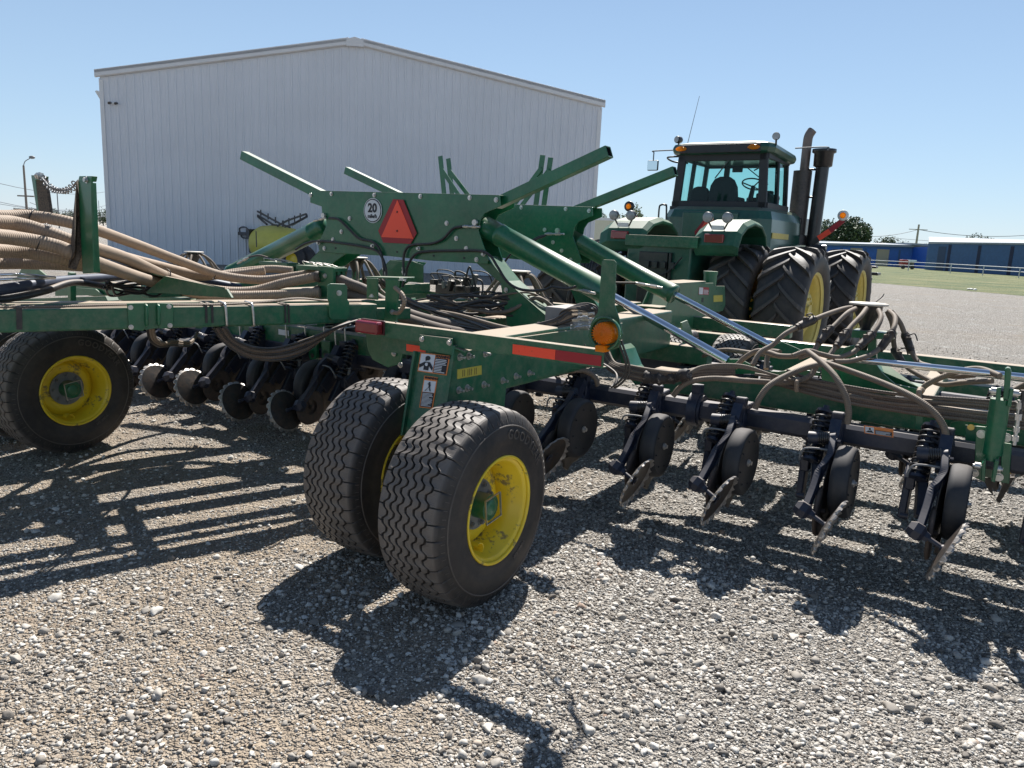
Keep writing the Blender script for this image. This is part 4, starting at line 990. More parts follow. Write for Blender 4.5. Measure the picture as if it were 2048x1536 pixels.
feed(((1390, 722, 3.00), (1420, 706, 2.90), (1455, 700, 2.80), (1510, 707, 2.70), (1560, 712, 2.60)))
# other heads
def auto_head(px, py, v, size, n, seed, drop=.55):
    rg = random.Random(seed); c_ = K(px, py, v); hs = []
    for k in range(n):
        a = 2*PI*k/n+rg.uniform(-.1, .1); dx, dy = math.cos(a), math.sin(a)
        pts = [c_+Vector((dx*s_*r_, dy*s_*r_, -h)) for s_, r_, h in ((.7, size, .04), (1.2, size, .05), (1.8, size*1.05, .14), (2.3, size*1.15, .28), (2.7, size*1.3, drop*.75), (3.2, size*1.6, drop)) ]
        pts = [p+Vector((rg.uniform(-.01, .01), rg.uniform(-.01, .01), rg.uniform(-.01, .01))) for p in pts]; hs.append((pts, .6))
    h_ = head(c_, size, hs); return h_
auto_head(712, 514, 3.2, .12, 9, 1, .45); auto_head(1035, 541, 3.2, .12, 10, 2, .5); auto_head(388, 503, 3.6, .12, 8, 3, .45)
auto_head(915, 560, 5.6, .12, 8, 6, .4)
for px, py, v in ((712, 540, 3.2), (1035, 570, 3.2), (388, 525, 3.6)): a = K(px, py, v); part(MB().bar(a, a-Z*.5, .06, .06), 'head_post', GREEN, .003)
# ---- clutter of valves and hoses amidships
rg = random.Random(9)
part(MB().box(K(915, 580, 3.2), (.42, .16, .09)), 'valve_block', BLACK, .006)
for k in range(9):
    a = K(868+k*10+rg.uniform(-4, 4), 566+rg.uniform(-8, 8), 3.1+rg.uniform(-.1, .2)); m = MB(); m.box(a, (rg.uniform(.03, .06), .06, rg.uniform(.05, .12)), Matrix.Rotation(rg.uniform(-.4, .4), 3, 'Y')); part(m, 'control_valve', rg.choice((BLACK, GREY)), .003)
    h1, h2 = rg.uniform(.05, .14), rg.uniform(.05, .2); part(MB().tube([a+Z*.03, a+Z*h1+U*.03*rg.choice((-1, 1)), a+Z*h1*.8+U*h2+V*rg.uniform(-.1, .1), a-Z*.08+U*(h2+.06)], rg.choice((.006, .009)), 7), 'hydraulic_hose', HOSEB)
for k in range(16):
    x0 = rg.uniform(800, 900); pts = [K(x0, rg.uniform(590, 615), 2.3), K(x0+60, rg.uniform(590, 625), 2.3), K(x0+130, rg.uniform(585, 630), 2.3), K(x0+190, rg.uniform(585, 640), 2.4), K(x0+230, rg.uniform(600, 640), 2.5)]
    part(MB().tube(pts, rg.choice((.008, .012, .016)), 7), 'hydraulic_hose', rg.choice((HOSEB, HOSEB, HOSE_S)))
for k in range(10):
    p = K(rg.uniform(820, 1000), rg.uniform(600, 640), 2.6); part(MB().box(p, (rg.uniform(.05, .14), .06, rg.uniform(.04, .09)), Matrix.Rotation(rg.uniform(0, 1), 3, 'Y')), 'fitting_block', rg.choice((GREEN, BLACK, GREY)), .003)
for k in range(0):
    x0 = rg.uniform(1090, 1330); p = K(x0, rg.uniform(555, 600), 4.2); part(MB().tube([p, p+Vector((.1, .05, .05)), p+Vector((.2, -.05, -.1)), p+Vector((.22, .1, -.3))], .010, 7), 'hydraulic_hose', HOSEB)
# ---- front end of the rail: caster stand
m = MB(); sx = -.80
pl_ = [XU(x, y, sx) for x, y in ((1352, 566), (1427, 566), (1428, 572), (1450, 572), (1451, 610), (1446, 622), (1418, 626), (1400, 640), (1375, 700), (1345, 700), (1330, 690), (1330, 620))]
m.plate(pl_, (-.016, 0, 0)); part(m, 'caster_plate', GREEN_D, .004)
m = MB(); m.plate([p+Vector((-.26, 0, 0)) for p in pl_], (.016, 0, 0)); part(m, 'caster_plate', GREEN_D, .004)
a, b, c_ = XU(1357, 569, sx), XU(1412, 567, sx), XU(1338, 615, sx)
m = MB(); m.plate([a, Vector((sx, b.y, a.z)), Vector((sx-.26, b.y, a.z)), a-U*.26], (0, 0, .014)); m.plate([a, a-U*.26, c_-U*.26, c_], (0, .014, 0)); m.plate([c_, c_-U*.26, c_-U*.26-V*.25, c_-V*.25], (0, 0, .014)); part(m, 'caster_deck', GREEN_D, .004)
q = XU(1420, 560, sx-.1)
m = MB(); zt_c = XU(1420, 546, sx-.1).z; m.cyl((q.x, q.y, .40), (q.x, q.y, zt_c), .075, n=24); m.cyl((q.x, q.y, .80), (q.x, q.y, .83), .09, n=24); m.cyl((q.x, q.y, zt_c-.02), (q.x, q.y, zt_c+.02), .082, n=24); part(m, 'caster_pivot', GREEN, 0)
c4 = [XU(x, y, sx+.001) for x, y in ((1398, 574), (1418, 575), (1417, 590), (1397, 589))]
decal('warning_sticker', c4, [('warning_sticker', RED_R, [rect(0, 0, 1, 1)]), ('picture_panel', STICKER, [rect(.02, .05, .4, .95)]), ('text_lines', STICKER, lines(.45, .95, .3, .95, 4))], (1, 0, 0))
c4 = [XU(x, y, sx+.001) for x, y in ((1427, 591), (1445, 590), (1445, 603), (1427, 604))]; decal('yellow_label', c4, [('yellow_label', YLABEL, [rect(0, 0, 1, 1)])], (1, 0, 0))
part(MB().box((-.93, 3.6, .86), (.25, 2.6, .30)), 'frame_rail', GREEN_D, .01)
for px, py in ((1433, 578), (1445, 577), (1430, 612), (1442, 611)): part(MB().cyl(XU(px, py, sx), XU(px, py, sx)+U*.002, .006, n=8), 'hole', INK)
part(MB().box(XU(1405, 600, sx), (.004, .06, .05)), 'slot', INK)
# curved brace beside the rail
part(MB().plate(KS(1.9, (1236, 690), (1246, 700), (1260, 735), (1290, 770), (1270, 770), (1245, 740)), (0, .2, 0)), 'strut', GREEN, .003)
part(MB().plate([XU(x, y, US+.02) for x, y in ((1360, 645), (1372, 640), (1380, 660), (1400, 740), (1385, 740), (1366, 700))], (.014, 0, 0)), 'strut', GREEN, .003)
# ================================================================ TRACTOR
trac = empty('tractor', TR.o, TR.rz)
tag(trac, 'big green articulated tractor with dual tyres, tinted cab and tall exhaust stack', 'tractor')
def T(px, py, y): return TR.at_y(px, py, y)
def TS(y, *pp): return [T(a, b, y) for a, b in pp]
def tp(mb, name, mat, bevel=0, parent=None): return mb.build(name, mat, parent or trac, bevel)
TRR, TRW = .86, .62
def lug_tyre():
    m = MB(); w = TRW/2; r = TRR-.05
    m.lathe([(-w*.80, .52), (-w*.93, .56), (-w*1.0, .62), (-w*1.03, .70), (-w*.97, .76), (-w*.85, .795), (-w*.5, r), (0, r+.004), (w*.5, r), (w*.85, .795), (w*.97, .76), (w*1.03, .70), (w*1.0, .62), (w*.93, .56), (w*.80, .52)], (0, 0, 0), U, 72)
    nv = len(m.v); NL = 20
    for sgn in (-1, 1):
        for k in range(NL):
            f0 = 2*PI*(k+(.5 if sgn > 0 else 0))/NL; rows = []
            for i in range(8):
                t = i/7; x = sgn*(-.02+t*(w*.985+.02)); top = TRR-.012*t*t-.035*max(0, t-.86)/.14*1.0; base = r-.02-.03*t*t
                ph = f0-.36*t**.85; hw = .026+.008*t
                rows.append((x, ph, hw, top, base))
            vs = []
            for x, ph, hw, top, base in rows:
                for da, rr in ((-hw*1.25, base), (-hw, top), (hw, top), (hw*1.25, base)):
                    a = ph+da; vs.append((x, -math.cos(a)*rr, math.sin(a)*rr))
            # shoulder foot running down the sidewall
            x, ph, hw, top, base = rows[-1]
            for da, rr in ((-hw*1.1, .70), (-hw*.9, .72), (hw*.9, .72), (hw*1.1, .70)): a = ph-.02+da; vs.append((sgn*w*1.01, -math.cos(a)*rr, math.sin(a)*rr))
            fs = [(i*4+j, i*4+(j+1) % 4, i*4+4+(j+1) % 4, i*4+4+j) for i in range(8) for j in range(4)]+[(3, 2, 1, 0), tuple(range(32, 36))]
            m.add(vs, fs)
    me = m.mesh('tyre', TRUB)
    at = me.attributes.new('tread', 'FLOAT', 'POINT'); at.data.foreach_set('value', [.12]*nv+[.42]*(len(m.v)-nv))
    return me
TRUB = RUBBER.copy(); TRUB.name = 'tractor_tyre_rubber'
TT = lug_tyre()
m = MB(); w = TRW/2
m.lathe([(w*.78, .50), (w*.88, .535), (w*.80, .545), (w*.72, .50), (w*.6, .475), (.0, .455), (-w*.7, .48), (-w*.85, .54), (-w*.85, .52), (0, .44), (w*.30, .44), (w*.42, .40), (w*.42, .27), (w*.62, .25), (w*.62, .12), (w*.55, .0)], (0, 0, 0), U, 56)
TRIM = m.mesh('rim', YELLOW_OLD)
RUSTY = paint('mud_stained_yellow', (.42, .24, .05), .6, .3, .45, dcol=(.12, .07, .04), var=.3, sc=7)
m = MB(); m.lathe([(w*.78, .50), (w*.88, .535), (w*.80, .545), (w*.72, .50), (w*.6, .475), (.0, .455), (-w*.7, .48), (-w*.85, .54), (-w*.85, .52), (0, .44), (w*.1, .42), (w*.1, .0)], (0, 0, 0), U, 56)
TRIM2 = m.mesh('rim', RUSTY)
m = MB(); m.cyl((.0, 0, 0), (w*.72, 0, 0), .10, n=24)
for k in range(10): a = 2*PI*k/10; m.bolt((w*.62, math.cos(a)*.19, math.sin(a)*.19), U, .018, .02)
THUB = m.mesh('hub', YELLOW_OLD)
for yy in (0, 3.15):
    for sg in (-1, 1):
        for q, rim in ((.94, TRIM2), (1.65, TRIM)):
            e = empty('wheel', (sg*q, yy, TRR-.012), 0, trac); e.rotation_euler = (0, 0, 0 if sg > 0 else PI)
            for nm, me in (('tyre', TT), ('rim', rim), ('hub', THUB)):
                o = bpy.data.objects.new(nm, me); COL.objects.link(o); o.parent = e
                if sg < 0 and nm == 'tyre': o.rotation_euler = (0, 0, PI)
m = MB(); m.cyl((-1.7, 0, .85), (1.7, 0, .85), .16, n=20); m.cyl((-1.7, 3.15, .85), (1.7, 3.15, .85), .16, n=20); m.sphere((0, 0, .85), .32, 20, 12)
tp(m, 'axle', GREEN_T)
# chassis
m = MB(); m.box((.0, -.35, 1.25), (.95, .9, .85)); m.box((0, .9, 1.05), (.6, 1.8, .5)); m.box((0, 3.4, 1.25), (.8, 3.6, .6)); tp(m, 'chassis', GREEN_T, .03)
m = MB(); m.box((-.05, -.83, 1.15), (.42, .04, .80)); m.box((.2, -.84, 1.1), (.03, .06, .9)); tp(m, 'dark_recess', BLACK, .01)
d0, d1 = T(1290, 476, -.85), T(1400, 476, -.85)
m = MB(); m.box((0.05, -.55, 1.745), (1.05, .65, .05)); m.box((.05, -.86, 1.68), (1.05, .04, .12)); tp(m, 'rear_deck', GREEN_D, .008)
m = MB()
for k in range(4): m.box((-.12+.12*k, -.87, 1.38), (.07, .06, .09))
m.tube([(-.25, -.9, 1.3), (0, -.95, 1.22), (.2, -.9, 1.3), (.38, -.88, 1.5)], .012, 7); m.box((0.05, -.9, .75), (.8, .3, .10)); m.cyl((0.05, -1.0, .62), (.05, -1.0, .80), .05, n=14)
tp(m, 'hydraulic_couplers', BLACK, .006)
rg = random.Random(4)
m = MB()
for k in range(16):
    x0 = -.75+rg.uniform(-.15, .25); m.tube([(x0, -.95, 1.35+rg.uniform(0, .12)), (x0-.05, -1.15, 1.42+rg.uniform(0, .1)), (x0-.12+rg.uniform(-.1, .1), -1.3, 1.2), (x0-.1+rg.uniform(-.15, .15), -1.35, .8), (x0, -1.2, .5)], .013, 7)
tp(m, 'hose_bundle', HOSEB)
m = MB()
for k in range(12): p = Vector((-.85+rg.uniform(0, .45), -1.0+rg.uniform(-.1, .1), 1.38+rg.uniform(0, .12))); m.cyl(p, p+Vector((.06, -.03, .03)), .014, n=8)
tp(m, 'hose_fitting', STEEL)
# rear body below the cab
def loft(rings, cap=True):
    m = MB(); n = len(rings[0]); vs = [p for r_ in rings for p in r_]
    fs = [(i*n+j, i*n+(j+1) % n, (i+1)*n+(j+1) % n, (i+1)*n+j) for i in range(len(rings)-1) for j in range(n)]
    if cap: fs += [tuple(range(n))[::-1], tuple(range((len(rings)-1)*n, len(rings)*n))]
    m.add(vs, fs); return m
yb = 1.15
ringz = []
for z, xl, xr, y0, y1 in ((1.50, -.80, .86, yb+.10, yb+1.9), (1.60, -.84, .90, yb, yb+1.9), (2.10, -.84, .88, yb, yb+1.9), (2.22, -.80, .84, yb+.04, yb+1.9), (2.27, -.74, .78, yb+.12, yb+1.9)):
    c_ = .14
    ringz.append([(xl+c_, y0, z), (-.48, y0-.03, z), (.42, y0-.03, z), (xr-c_, y0, z), (xr, y0+c_, z), (xr, y1, z), (xl, y1, z), (xl, y0+c_, z)])
tp(loft(ringz), 'rear_body', GREEN_T, .03)
m = MB(); m.box((-.03, yb-.035, 1.88), (.90, .05, .62)); tp(m, 'rear_panel', GREEN_T, .03)
m = MB(); m.box((-.72, yb-.004, 1.86), (.22, .012, .085)); m.box((.64, yb-.004, 1.86), (.25, .012, .085)); m.box((.904, yb+.6, 1.86), (.012, .9, .085)); tp(m, 'yellow_stripe', YELLOW_OLD)
# SMV triangle leaning on the rear panel
q = TS(.95, (1412, 434), (1427, 436), (1428, 465), (1420, 471), (1390, 470), (1389, 463)); m = MB(); m.plate(q, (0, .01, 0)); sg_ = tp(m, 'triangle_sign', RED_R)
q = TS(.94, (1414, 436), (1427, 464), (1394, 470)); tp(MB().plate(q, (0, .004, 0)), 'triangle_face', ORANGE_S, 0, sg_)
# fenders
def fender(cx, half):
    rings = []
    for i in range(9):
        a = R(-12)+R(165)*i/8; y = -.02-math.cos(a)*.80*(.92); z = 1.18+math.sin(a)*.80
        y = max(-.78, min(.78, y)); w0 = half
        rings.append([(cx-w0, y, z-.06), (cx-w0*.97, y, z), (cx-w0*.8, y, z+.035), (cx+w0*.8, y, z+.035), (cx+w0*.97, y, z), (cx+w0, y, z-.06), (cx+w0*.9, y+(.02 if i < 4 else 0), z-.03), (cx-w0*.9, y, z-.03)])
    return rings
FEND = paint('fender_green', (.014, .10, .055), .42, .38, .08)
for cx, hw in ((-.56, .38), (.80, .33)):
    y0 = -.78
    prof = [(-.80, 1.58), (-.86, 1.68), (-.80, 1.86), (-.62, 1.97), (-.30, 2.03), (.05, 2.0), (.30, 1.88), (.45, 1.68)]
    rings = []
    for i, (y, z) in enumerate(prof):
        k = (.86, .92, .97, 1, 1, 1, .98, .95)[i]; w_ = hw*k
        iy, iz = y*.90, 1.2+(z-1.2)*.90
        rings.append([(cx-w_, y*.96, 1.2+(z-1.2)*.86), (cx-w_*.60, y, z-.01), (cx+w_*.80, y, z), (cx+w_, y*.96, 1.2+(z-1.2)*.94), (cx+w_*.96, iy, iz), (cx-w_*.96, iy, iz)])
    o = tp(loft(rings), 'fender', FEND, .03)
    m = MB(); m.box((cx-.02, -.845, 1.76), (.26, .05, .11)); tp(m, 'tail_lamp', RED_L, .012, o)
    for dx in (-.13, .13):
        m = MB(); m.cyl((cx+dx*.6, -.78, 1.88), (cx+dx, -.80, 1.97), .012, n=8); m.lathe([(-.06, .035), (-.02, .062), (.03, .070), (.045, .066)], (cx+dx, -.82, 2.03), (0, -1, -.1), 20); tp(m, 'work_lamp', BLACK, 0, o)
        m = MB(); m.lathe([(.0, 0), (0, .062), (-.01, .066)], (cx+dx, -.868, 2.025), (0, -1, -.1), 20); tp(m, 'lamp_glass', flat('lamp_glass', (.34, .35, .36), .12, .25), 0, o)
    tp(MB().box((cx-.0, -.80, 1.90), (.16, .03, .06)), 'lamp_bracket', WHITE, .004, o)
# cab
CB, CT, y0, y1 = 2.25, 3.10, 1.45, 2.62
xl0, xr0, xl1, xr1 = -.80, .72, -.74, .66
def cx_(t, z): s_ = (z-CB)/(CT-CB); return (xl0+(xl1-xl0)*s_)*(1-t)+(xr0+(xr1-xr0)*s_)*t
def cab_pt(t, y, z): return Vector((cx_(t, z), y, z))
DARK = flat('cab_trim', (.020, .022, .026), .5, .2)
m = MB()
def post(t, y, w_, d_): m.bar(cab_pt(t, y, CB), cab_pt(t, y, CT), w_, d_, up=V)
post(.035, y0, .13, .06); post(.965, y0, .13, .06); post(.28, y1, .09, .06); post(.02, y1, .07, .07); post(.98, y1, .07, .07); post(.99, y0+.62, .06, .07); post(.01, y0+.62, .06, .07)
for y in (y0, y1):
    m.bar(cab_pt(0, y, CB+.05), cab_pt(1, y, CB+.05), .06, .14); m.bar(cab_pt(0, y, CT-.05), cab_pt(1, y, CT-.05), .06, .13)
for t in (0, 1): m.bar(cab_pt(t, y0, CB+.05), cab_pt(t, y1, CB+.05), .06, .12); m.bar(cab_pt(t, y0, CT-.04), cab_pt(t, y1, CT-.04), .06, .10)
tp(m, 'cab_frame', DARK, .01)
m = MB(); e_ = .04
m.add([cab_pt(0, y0, CB), cab_pt(1, y0, CB), cab_pt(1, y0, CT), cab_pt(0, y0, CT)], [(0, 1, 2, 3)])
tp(m, 'rear_window', GLASS)
m = MB(); m.add([cab_pt(0, y1, CB), cab_pt(1, y1, CB), cab_pt(1, y1, CT), cab_pt(0, y1, CT)], [(0, 1, 2, 3)]); tp(m, 'windscreen', GLASS)
for t in (0, 1): m = MB(); m.add([cab_pt(t, y0, CB), cab_pt(t, y1, CB), cab_pt(t, y1, CT), cab_pt(t, y0, CT)], [(0, 1, 2, 3)]); tp(m, 'side_window', GLASS)
tp(MB().box((-.04, (y0+y1)/2, CB+.0), (1.5, 1.45, .05)), 'cab_floor', DARK)
# interior
m = MB(); m.box((-.10, 2.05, 2.40), (.46, .42, .14)); 
prof = [(-.22, 2.35), (-.25, 2.50), (-.23, 2.66), (-.17, 2.76), (-.08, 2.80), (.06, 2.80), (.14, 2.75), (.20, 2.64), (.22, 2.50), (.22, 2.35)]
m.plate([(x-.10, 1.80, z-.02) for x, z in prof], (0, .14, 0)); tp(m, 'driver_seat', flat('seat_fabric', (.018, .020, .028), .8, .2), .03)
m = MB(); m.plate([(x*.7-.55, 1.95, (z-2.3)*.55+2.36) for x, z in prof], (0, .12, 0)); tp(m, 'passenger_seat', flat('seat_fabric', (.018, .020, .028), .8, .2), .02)
m = MB(); sc_ = Vector((.22, 2.34, 2.70)); ax = Vector((0, .45, 1)).normalized(); x = ax.orthogonal().normalized(); y = ax.cross(x)
m.tube([sc_+x*.19*math.cos(q)+y*.19*math.sin(q) for q in [2*PI*i/32 for i in range(33)]], .012, 8, raw=True)
for k in range(3): q = 2*PI*k/3+.5; m.tube([sc_+x*.18*math.cos(q)+y*.18*math.sin(q), sc_-ax*.05], .011, 6)
m.cyl(sc_-ax*.04, sc_-ax*.45, .035, .05, n=12); tp(m, 'steering_wheel', BLACK)
m = MB(); m.box((.30, 2.48, 2.38), (.40, .2, .22)); m.box((.50, 2.25, 2.40), (.22, .6, .26)); m.box((.48, 2.3, 2.54), (.16, .12, .1)); tp(m, 'console', DARK, .02)
m = MB(); m.box((-.14, 2.52, 2.96), (.18, .02, .10)); m.bar((-.05, 2.53, 3.0), (.5, 2.53, 3.0), .02, .02); tp(m, 'inside_mirror', DARK, .01)
m = MB(); m.bar((.12, y0-.02, 3.05), (-.12, y0-.02, 2.72), .012, .016); m.bar((-.05, y1+.03, 3.02), (.36, y1+.03, 2.72), .012, .016); m.bar((.1, y1+.03, 2.95), (.25, y1+.03, 3.03), .012, .02); tp(m, 'wiper', BLACK)
# roof
rings = []
for z, g in ((3.08, .0), (3.10, .10), (3.17, .13), (3.235, .10), (3.26, .0), (3.265, -.12)):
    c_ = .22
    a_, b_, c0, c1 = xl1-.03-g, xr1+.02+g*.7, y0-.10-g*.6, y1+.16+g
    rings.append([(a_+c_, c0, z), (b_-c_, c0, z), (b_-c_*.3, c0+c_*.3, z), (b_, c0+c_, z), (b_, c1-c_, z-.05), (b_-c_, c1, z-.07), (a_+c_, c1, z-.07), (a_, c1-c_, z-.05), (a_, c0+c_, z), (a_+c_*.3, c0+c_*.3, z)])
tp(loft(rings), 'cab_roof', GREEN_T, .02)
m = MB(); m.box((-.04, y0-.165, 3.155), (1.28, .03, .13)); tp(m, 'roof_fascia', DARK, .01)
for x_ in (-.66, .50): tp(MB().sphere((x_, y0-.19, 3.16), .05, 16, 8, (1.9, .5, .75)), 'marker_lamp', AMBER)
for x_, sgn in ((-.80, -1), (.76, 1)):
    m = MB(); m.lathe([(-.07, .03), (-.04, .052), (.03, .058), (.045, .054)], (x_, y0+.02, 3.33), (-.4 if sgn < 0 else .2, -1, .0), 18); m.cyl((x_, y0+.05, 3.2), (x_, y0+.03, 3.3), .015, n=8); lo = tp(m, 'work_lamp', BLACK)
    tp(MB().lathe([(0, 0), (0, .050)], (x_-.02 if sgn < 0 else x_+.01, y0-.03, 3.33), (-.4 if sgn < 0 else .2, -1, 0), 18), 'lamp_glass', flat('lamp_glass', (.36, .37, .38), .12, .25), 0, lo)
m = MB(); m.tube([(-.78, y0+.1, 3.08), (-.98, y0+.05, 3.06), (-.98, y0+.3, 3.02), (-.76, y0+.4, 3.0)], .014, 8); tp(m, 'grab_rail', BLACK)
# mirrors on arms
a, b = T(1306, 331, y0+1.0), T(1340, 300, y0+1.0)
m = MB(); m.tube([Vector((-.80, b.y, b.z)), Vector((a.x+.03, a.y, b.z-.01)), Vector((a.x, a.y, b.z-.04)), Vector((a.x, a.y, a.z+.05))], .011, 8, seg=4); tp(m, 'mirror_arm', GREY)
mo = tp(MB().box(a, (.21, .05, .18)), 'side_mirror', BLACK, .02); tp(MB().box(a-Vector((0, .028, 0)), (.185, .004, .155)), 'mirror_glass', flat('mirror_glass', (.75, .8, .8), .03, 0, 1), 0, mo)
b2 = T(1656, 294, y0+1.2); m = MB(); m.tube([Vector((.74, b2.y, b2.z-.005)), Vector((b2.x-.02, b2.y, b2.z)), Vector((b2.x, b2.y, b2.z-.05))], .011, 8, seg=4); tp(m, 'mirror_arm', GREY)
# aerial
a, b = T(1375, 288, 2.0), T(1399, 192, 2.0); tp(MB().cyl(a, b, .006, .0035, n=6), 'aerial', GREY)
# grab handle on the left step
q = TS(.6, (1315, 480), (1318, 420), (1322, 410), (1330, 410), (1333, 416), (1331, 480)); tp(MB().tube(q, .014, 8, seg=4), 'grab_rail', BLACK)
# exhaust and air intake
ey = 3.1
def PX(pts, y): return [T(a, b, y) for a, b in pts]
a, b, c_ = PX(((1595, 470), (1606, 342), (1603, 430)), ey)
m = MB(); m.cyl((a.x, ey, 1.75), (a.x, ey, a.z), .155, n=24); m.cyl((b.x, ey, a.z-.02), (b.x, ey, b.z), .150, n=28); tp(m, 'muffler', paint('burnt_muffler', (.07, .065, .065), .5, .2, .2, metallic=.5))
p = PX(((1611, 342), (1614, 290), (1617, 276), (1624, 264)), ey); x_ = b.x
m = MB(); m.tube([(x_+.02, ey, b.z), (x_+.02, ey, p[1].z), (x_+.03, ey, p[2].z+.03), (x_+.07, ey+.02, p[3].z+.03)], .075, 16); tp(m, 'exhaust_pipe', paint('rusty_exhaust', (.16, .13, .12), .5, .1, .2, metallic=.5))
tp(MB().cyl((x_+.055, ey+.012, p[3].z+.005), (x_+.074, ey+.022, p[3].z+.036), .066, n=16), 'exhaust_mouth', INK)
a, b = T(1628, 480, ey), T(1641, 335, ey); m = MB(); m.cyl((a.x-.02, ey, 1.6), (a.x, ey, b.z), .105, n=24); m.lathe([(0, .11), (.02, .15), (.22, .155), (.24, .19), (.29, .19), (.30, 0)], (a.x, ey, b.z), Z, 28); tp(m, 'air_intake', BLACK)
m = MB(); 
for z in (2.55, 3.0): m.cyl((x_, ey, z), (a.x, ey, z), .018, n=8)
tp(m, 'stack_brace', BLACK)
m = MB(); m.plate([(.72, ey-.15, 1.75), (x_+.1, ey-.15, 1.75), (x_+.1, ey-.15, 2.2), (x_-.15, ey-.15, 2.25), (.78, ey-.15, 1.98)], (0, .6, 0)); m.box((1.0, 2.5, 1.62), (.7, 1.3, .08)); m.cyl((1.1, 2.9, 1.70), (1.35, 2.9, 1.70), .07, n=18); tp(m, 'platform', BLACK, .02)
# hood in front, mostly hidden by the cab
rings = []
for y, zt, w_ in ((2.95, 2.35, .55), (4.0, 2.30, .52), (5.0, 2.12, .48), (5.4, 1.95, .42)):
    rings.append([(-w_, y, 1.3), (w_, y, 1.3), (w_+.02, y, zt-.2), (w_-.12, y, zt), (-w_+.12, y, zt), (-w_-.02, y, zt-.2)])
tp(loft(rings), 'hood', GREEN_T, .03); m = MB(); m.box((.55, 4.0, 2.05), (.04, 1.9, .07)); tp(m, 'yellow_stripe', YELLOW_OLD)
m = MB(); 
for k in range(4): m.box((.3, 5.7+.0*k, 1.0+.14*k), (2.2, .3, .12))
tp(m, 'front_weights', BLACK, .03)
q = T(1738, 547, 4.6); m = MB(); m.box(q, (.35, .3, .05)); m.box(q+Z*.12, (.25, .2, .04)); tp(m, 'step_plate', BLACK, .01)
# marker arms with reflectors
for (p0, p1, p2, lp, y) in (((1622, 488), (1660, 462), (1691, 437), (1687, 431), 2.5), ((1295, 465), (1280, 447), (1262, 424), (1260, 413), .9)):
    a, b, c_ = T(*p0, y), T(*p1, y), T(*p2, y); w_ = .085 if y > 2 else .07
    m = MB(); m.bar(a, c_, .02, w_, up=Vector((0, 1, 0)).cross(c_-a)); ao = tp(m, 'marker_arm', BLACK)
    d = (c_-a)
    m = MB(); m.bar(a+d*.22-V*.012, b-V*.012, .01, w_, up=V.cross(d)); tp(m, 'orange_reflector', ORANGE_R if y > 2 else RED_R, 0, ao)
    m = MB(); m.bar(b-V*.012, c_-d*.06-V*.012, .01, w_, up=V.cross(d)); tp(m, 'red_reflector', RED_R, 0, ao)
    l = T(*lp, y); m = MB(); m.lathe([(-.05, .03), (-.05, .08), (-.03, .085), (0, .08)], l, V, 20); tp(m, 'lamp_rim', WHITE if y > 2 else BLACK, 0, ao); m = MB(); m.sphere(l-V*.05, .048, 14, 8, (1, .6, 1)); tp(m, 'amber_lamp', AMBER, 0, ao)

# ================================================================ SPRAYER by the building
SPo = ground_at(505, 532); 
SF = Frame(SPo.x, SPo.y, R(48))
spr = empty('field_sprayer', SF.o, SF.rz); tag(spr, 'yellow tank trailer sprayer with folded black booms in front of the white building', 'sprayer')
def SK(px, py, y): return SF.at_y(px, py, y)
k_ = (SK(515, 455, 0)-SK(515, 525, 0)).length/2      # tank radius in metres
c_ = SK(540, 488, 0)
m = MB(); L_ = k_*3.0
m.lathe([(-L_*.5, 0), (-L_*.5+.05, k_*.5), (-L_*.42, k_*.8), (-L_*.3, k_*.98), (-.1, k_*1.05), (L_*.2, k_*1.03), (L_*.4, k_*.9), (L_*.5, k_*.55), (L_*.52, 0)], (c_.x-.1, .3, c_.z), Vector((.9, .45, 0)), 40); to = m.build('tank', TANK, spr)
m = MB(); p = Vector((c_.x-.35, .2, c_.z))
m.cyl((c_.x-.1, .3, c_.z+k_*1.0), (c_.x-.1, .3, c_.z+k_*1.1), k_*.25, n=24); m.build('tank_lid', BLACK, to)
q = SK(447, 503, -.3); MB().sphere(q, k_*.50, 20, 12, (1, .8, 1)).build('rinse_tank', YELLOW, spr)
m = MB(); m.box((c_.x, .3, .75), (k_*4.2, .9, .18)); m.box((c_.x-k_*1.8, .1, 1.0), (k_*1.2, .5, .9)); m.bar((c_.x-k_*2, 0, .8), (c_.x-k_*2, 0, SK(455, 465, 0).z), .12, .12); m.bar((c_.x+k_*1.4, .9, .8), (c_.x+k_*1.4, .9, 1.5), .12, .12); m.build('sprayer_frame', BLACK, spr, .01)
m = MB(); q = [SK(a, b, -.4) for a, b in ((459, 515), (457, 480), (454, 466), (462, 461), (480, 467), (502, 468))]
for a, b in zip(q, q[1:]): m.bar(a, b, .13, .13)
m.tube([q[4], SK(480, 456, -.4), SK(492, 455, -.4), q[5]], .03, 8); m.tube([q[4], SK(485, 475, -.4), SK(495, 476, -.4), q[5]], .03, 8); m.box(q[5], (.3, .3, .4)); m.bar(q[3], SK(441, 465, -.4), .05, .05); m.build('filling_arm', BLACK, spr, .005)
m = MB()
for pts in (((507, 418), (560, 447), (580, 455)), ((505, 424), (548, 450)), ((505, 424), (534, 449)), ((612, 428), (575, 441), (555, 452)), ((614, 433), (590, 446), (570, 454)), ((507, 418), (505, 424)), ((612, 428), (614, 433)), ((614, 433), (584, 450))):
    for a, b in zip(pts, pts[1:]): m.bar(SK(*a, .2), SK(*b, .2), .06, .06)
for t in (.2, .4, .6, .8):
    for A2, B2_ in (((507, 418), (580, 455)), ((612, 428), (555, 452))): p = SK(A2[0]+(B2_[0]-A2[0])*t, A2[1]+(B2_[1]-A2[1])*t, .2); m.bar(p-Z*.12, p+Z*.12, .04, .04)
m.build('spray_boom', BLACK, spr)
m = MB(); a, b = SK(512, 462, -.9), SK(513, 494, -.9); m.bar(a, b, .03, .03); m.build('sight_tube', BLACK, to)
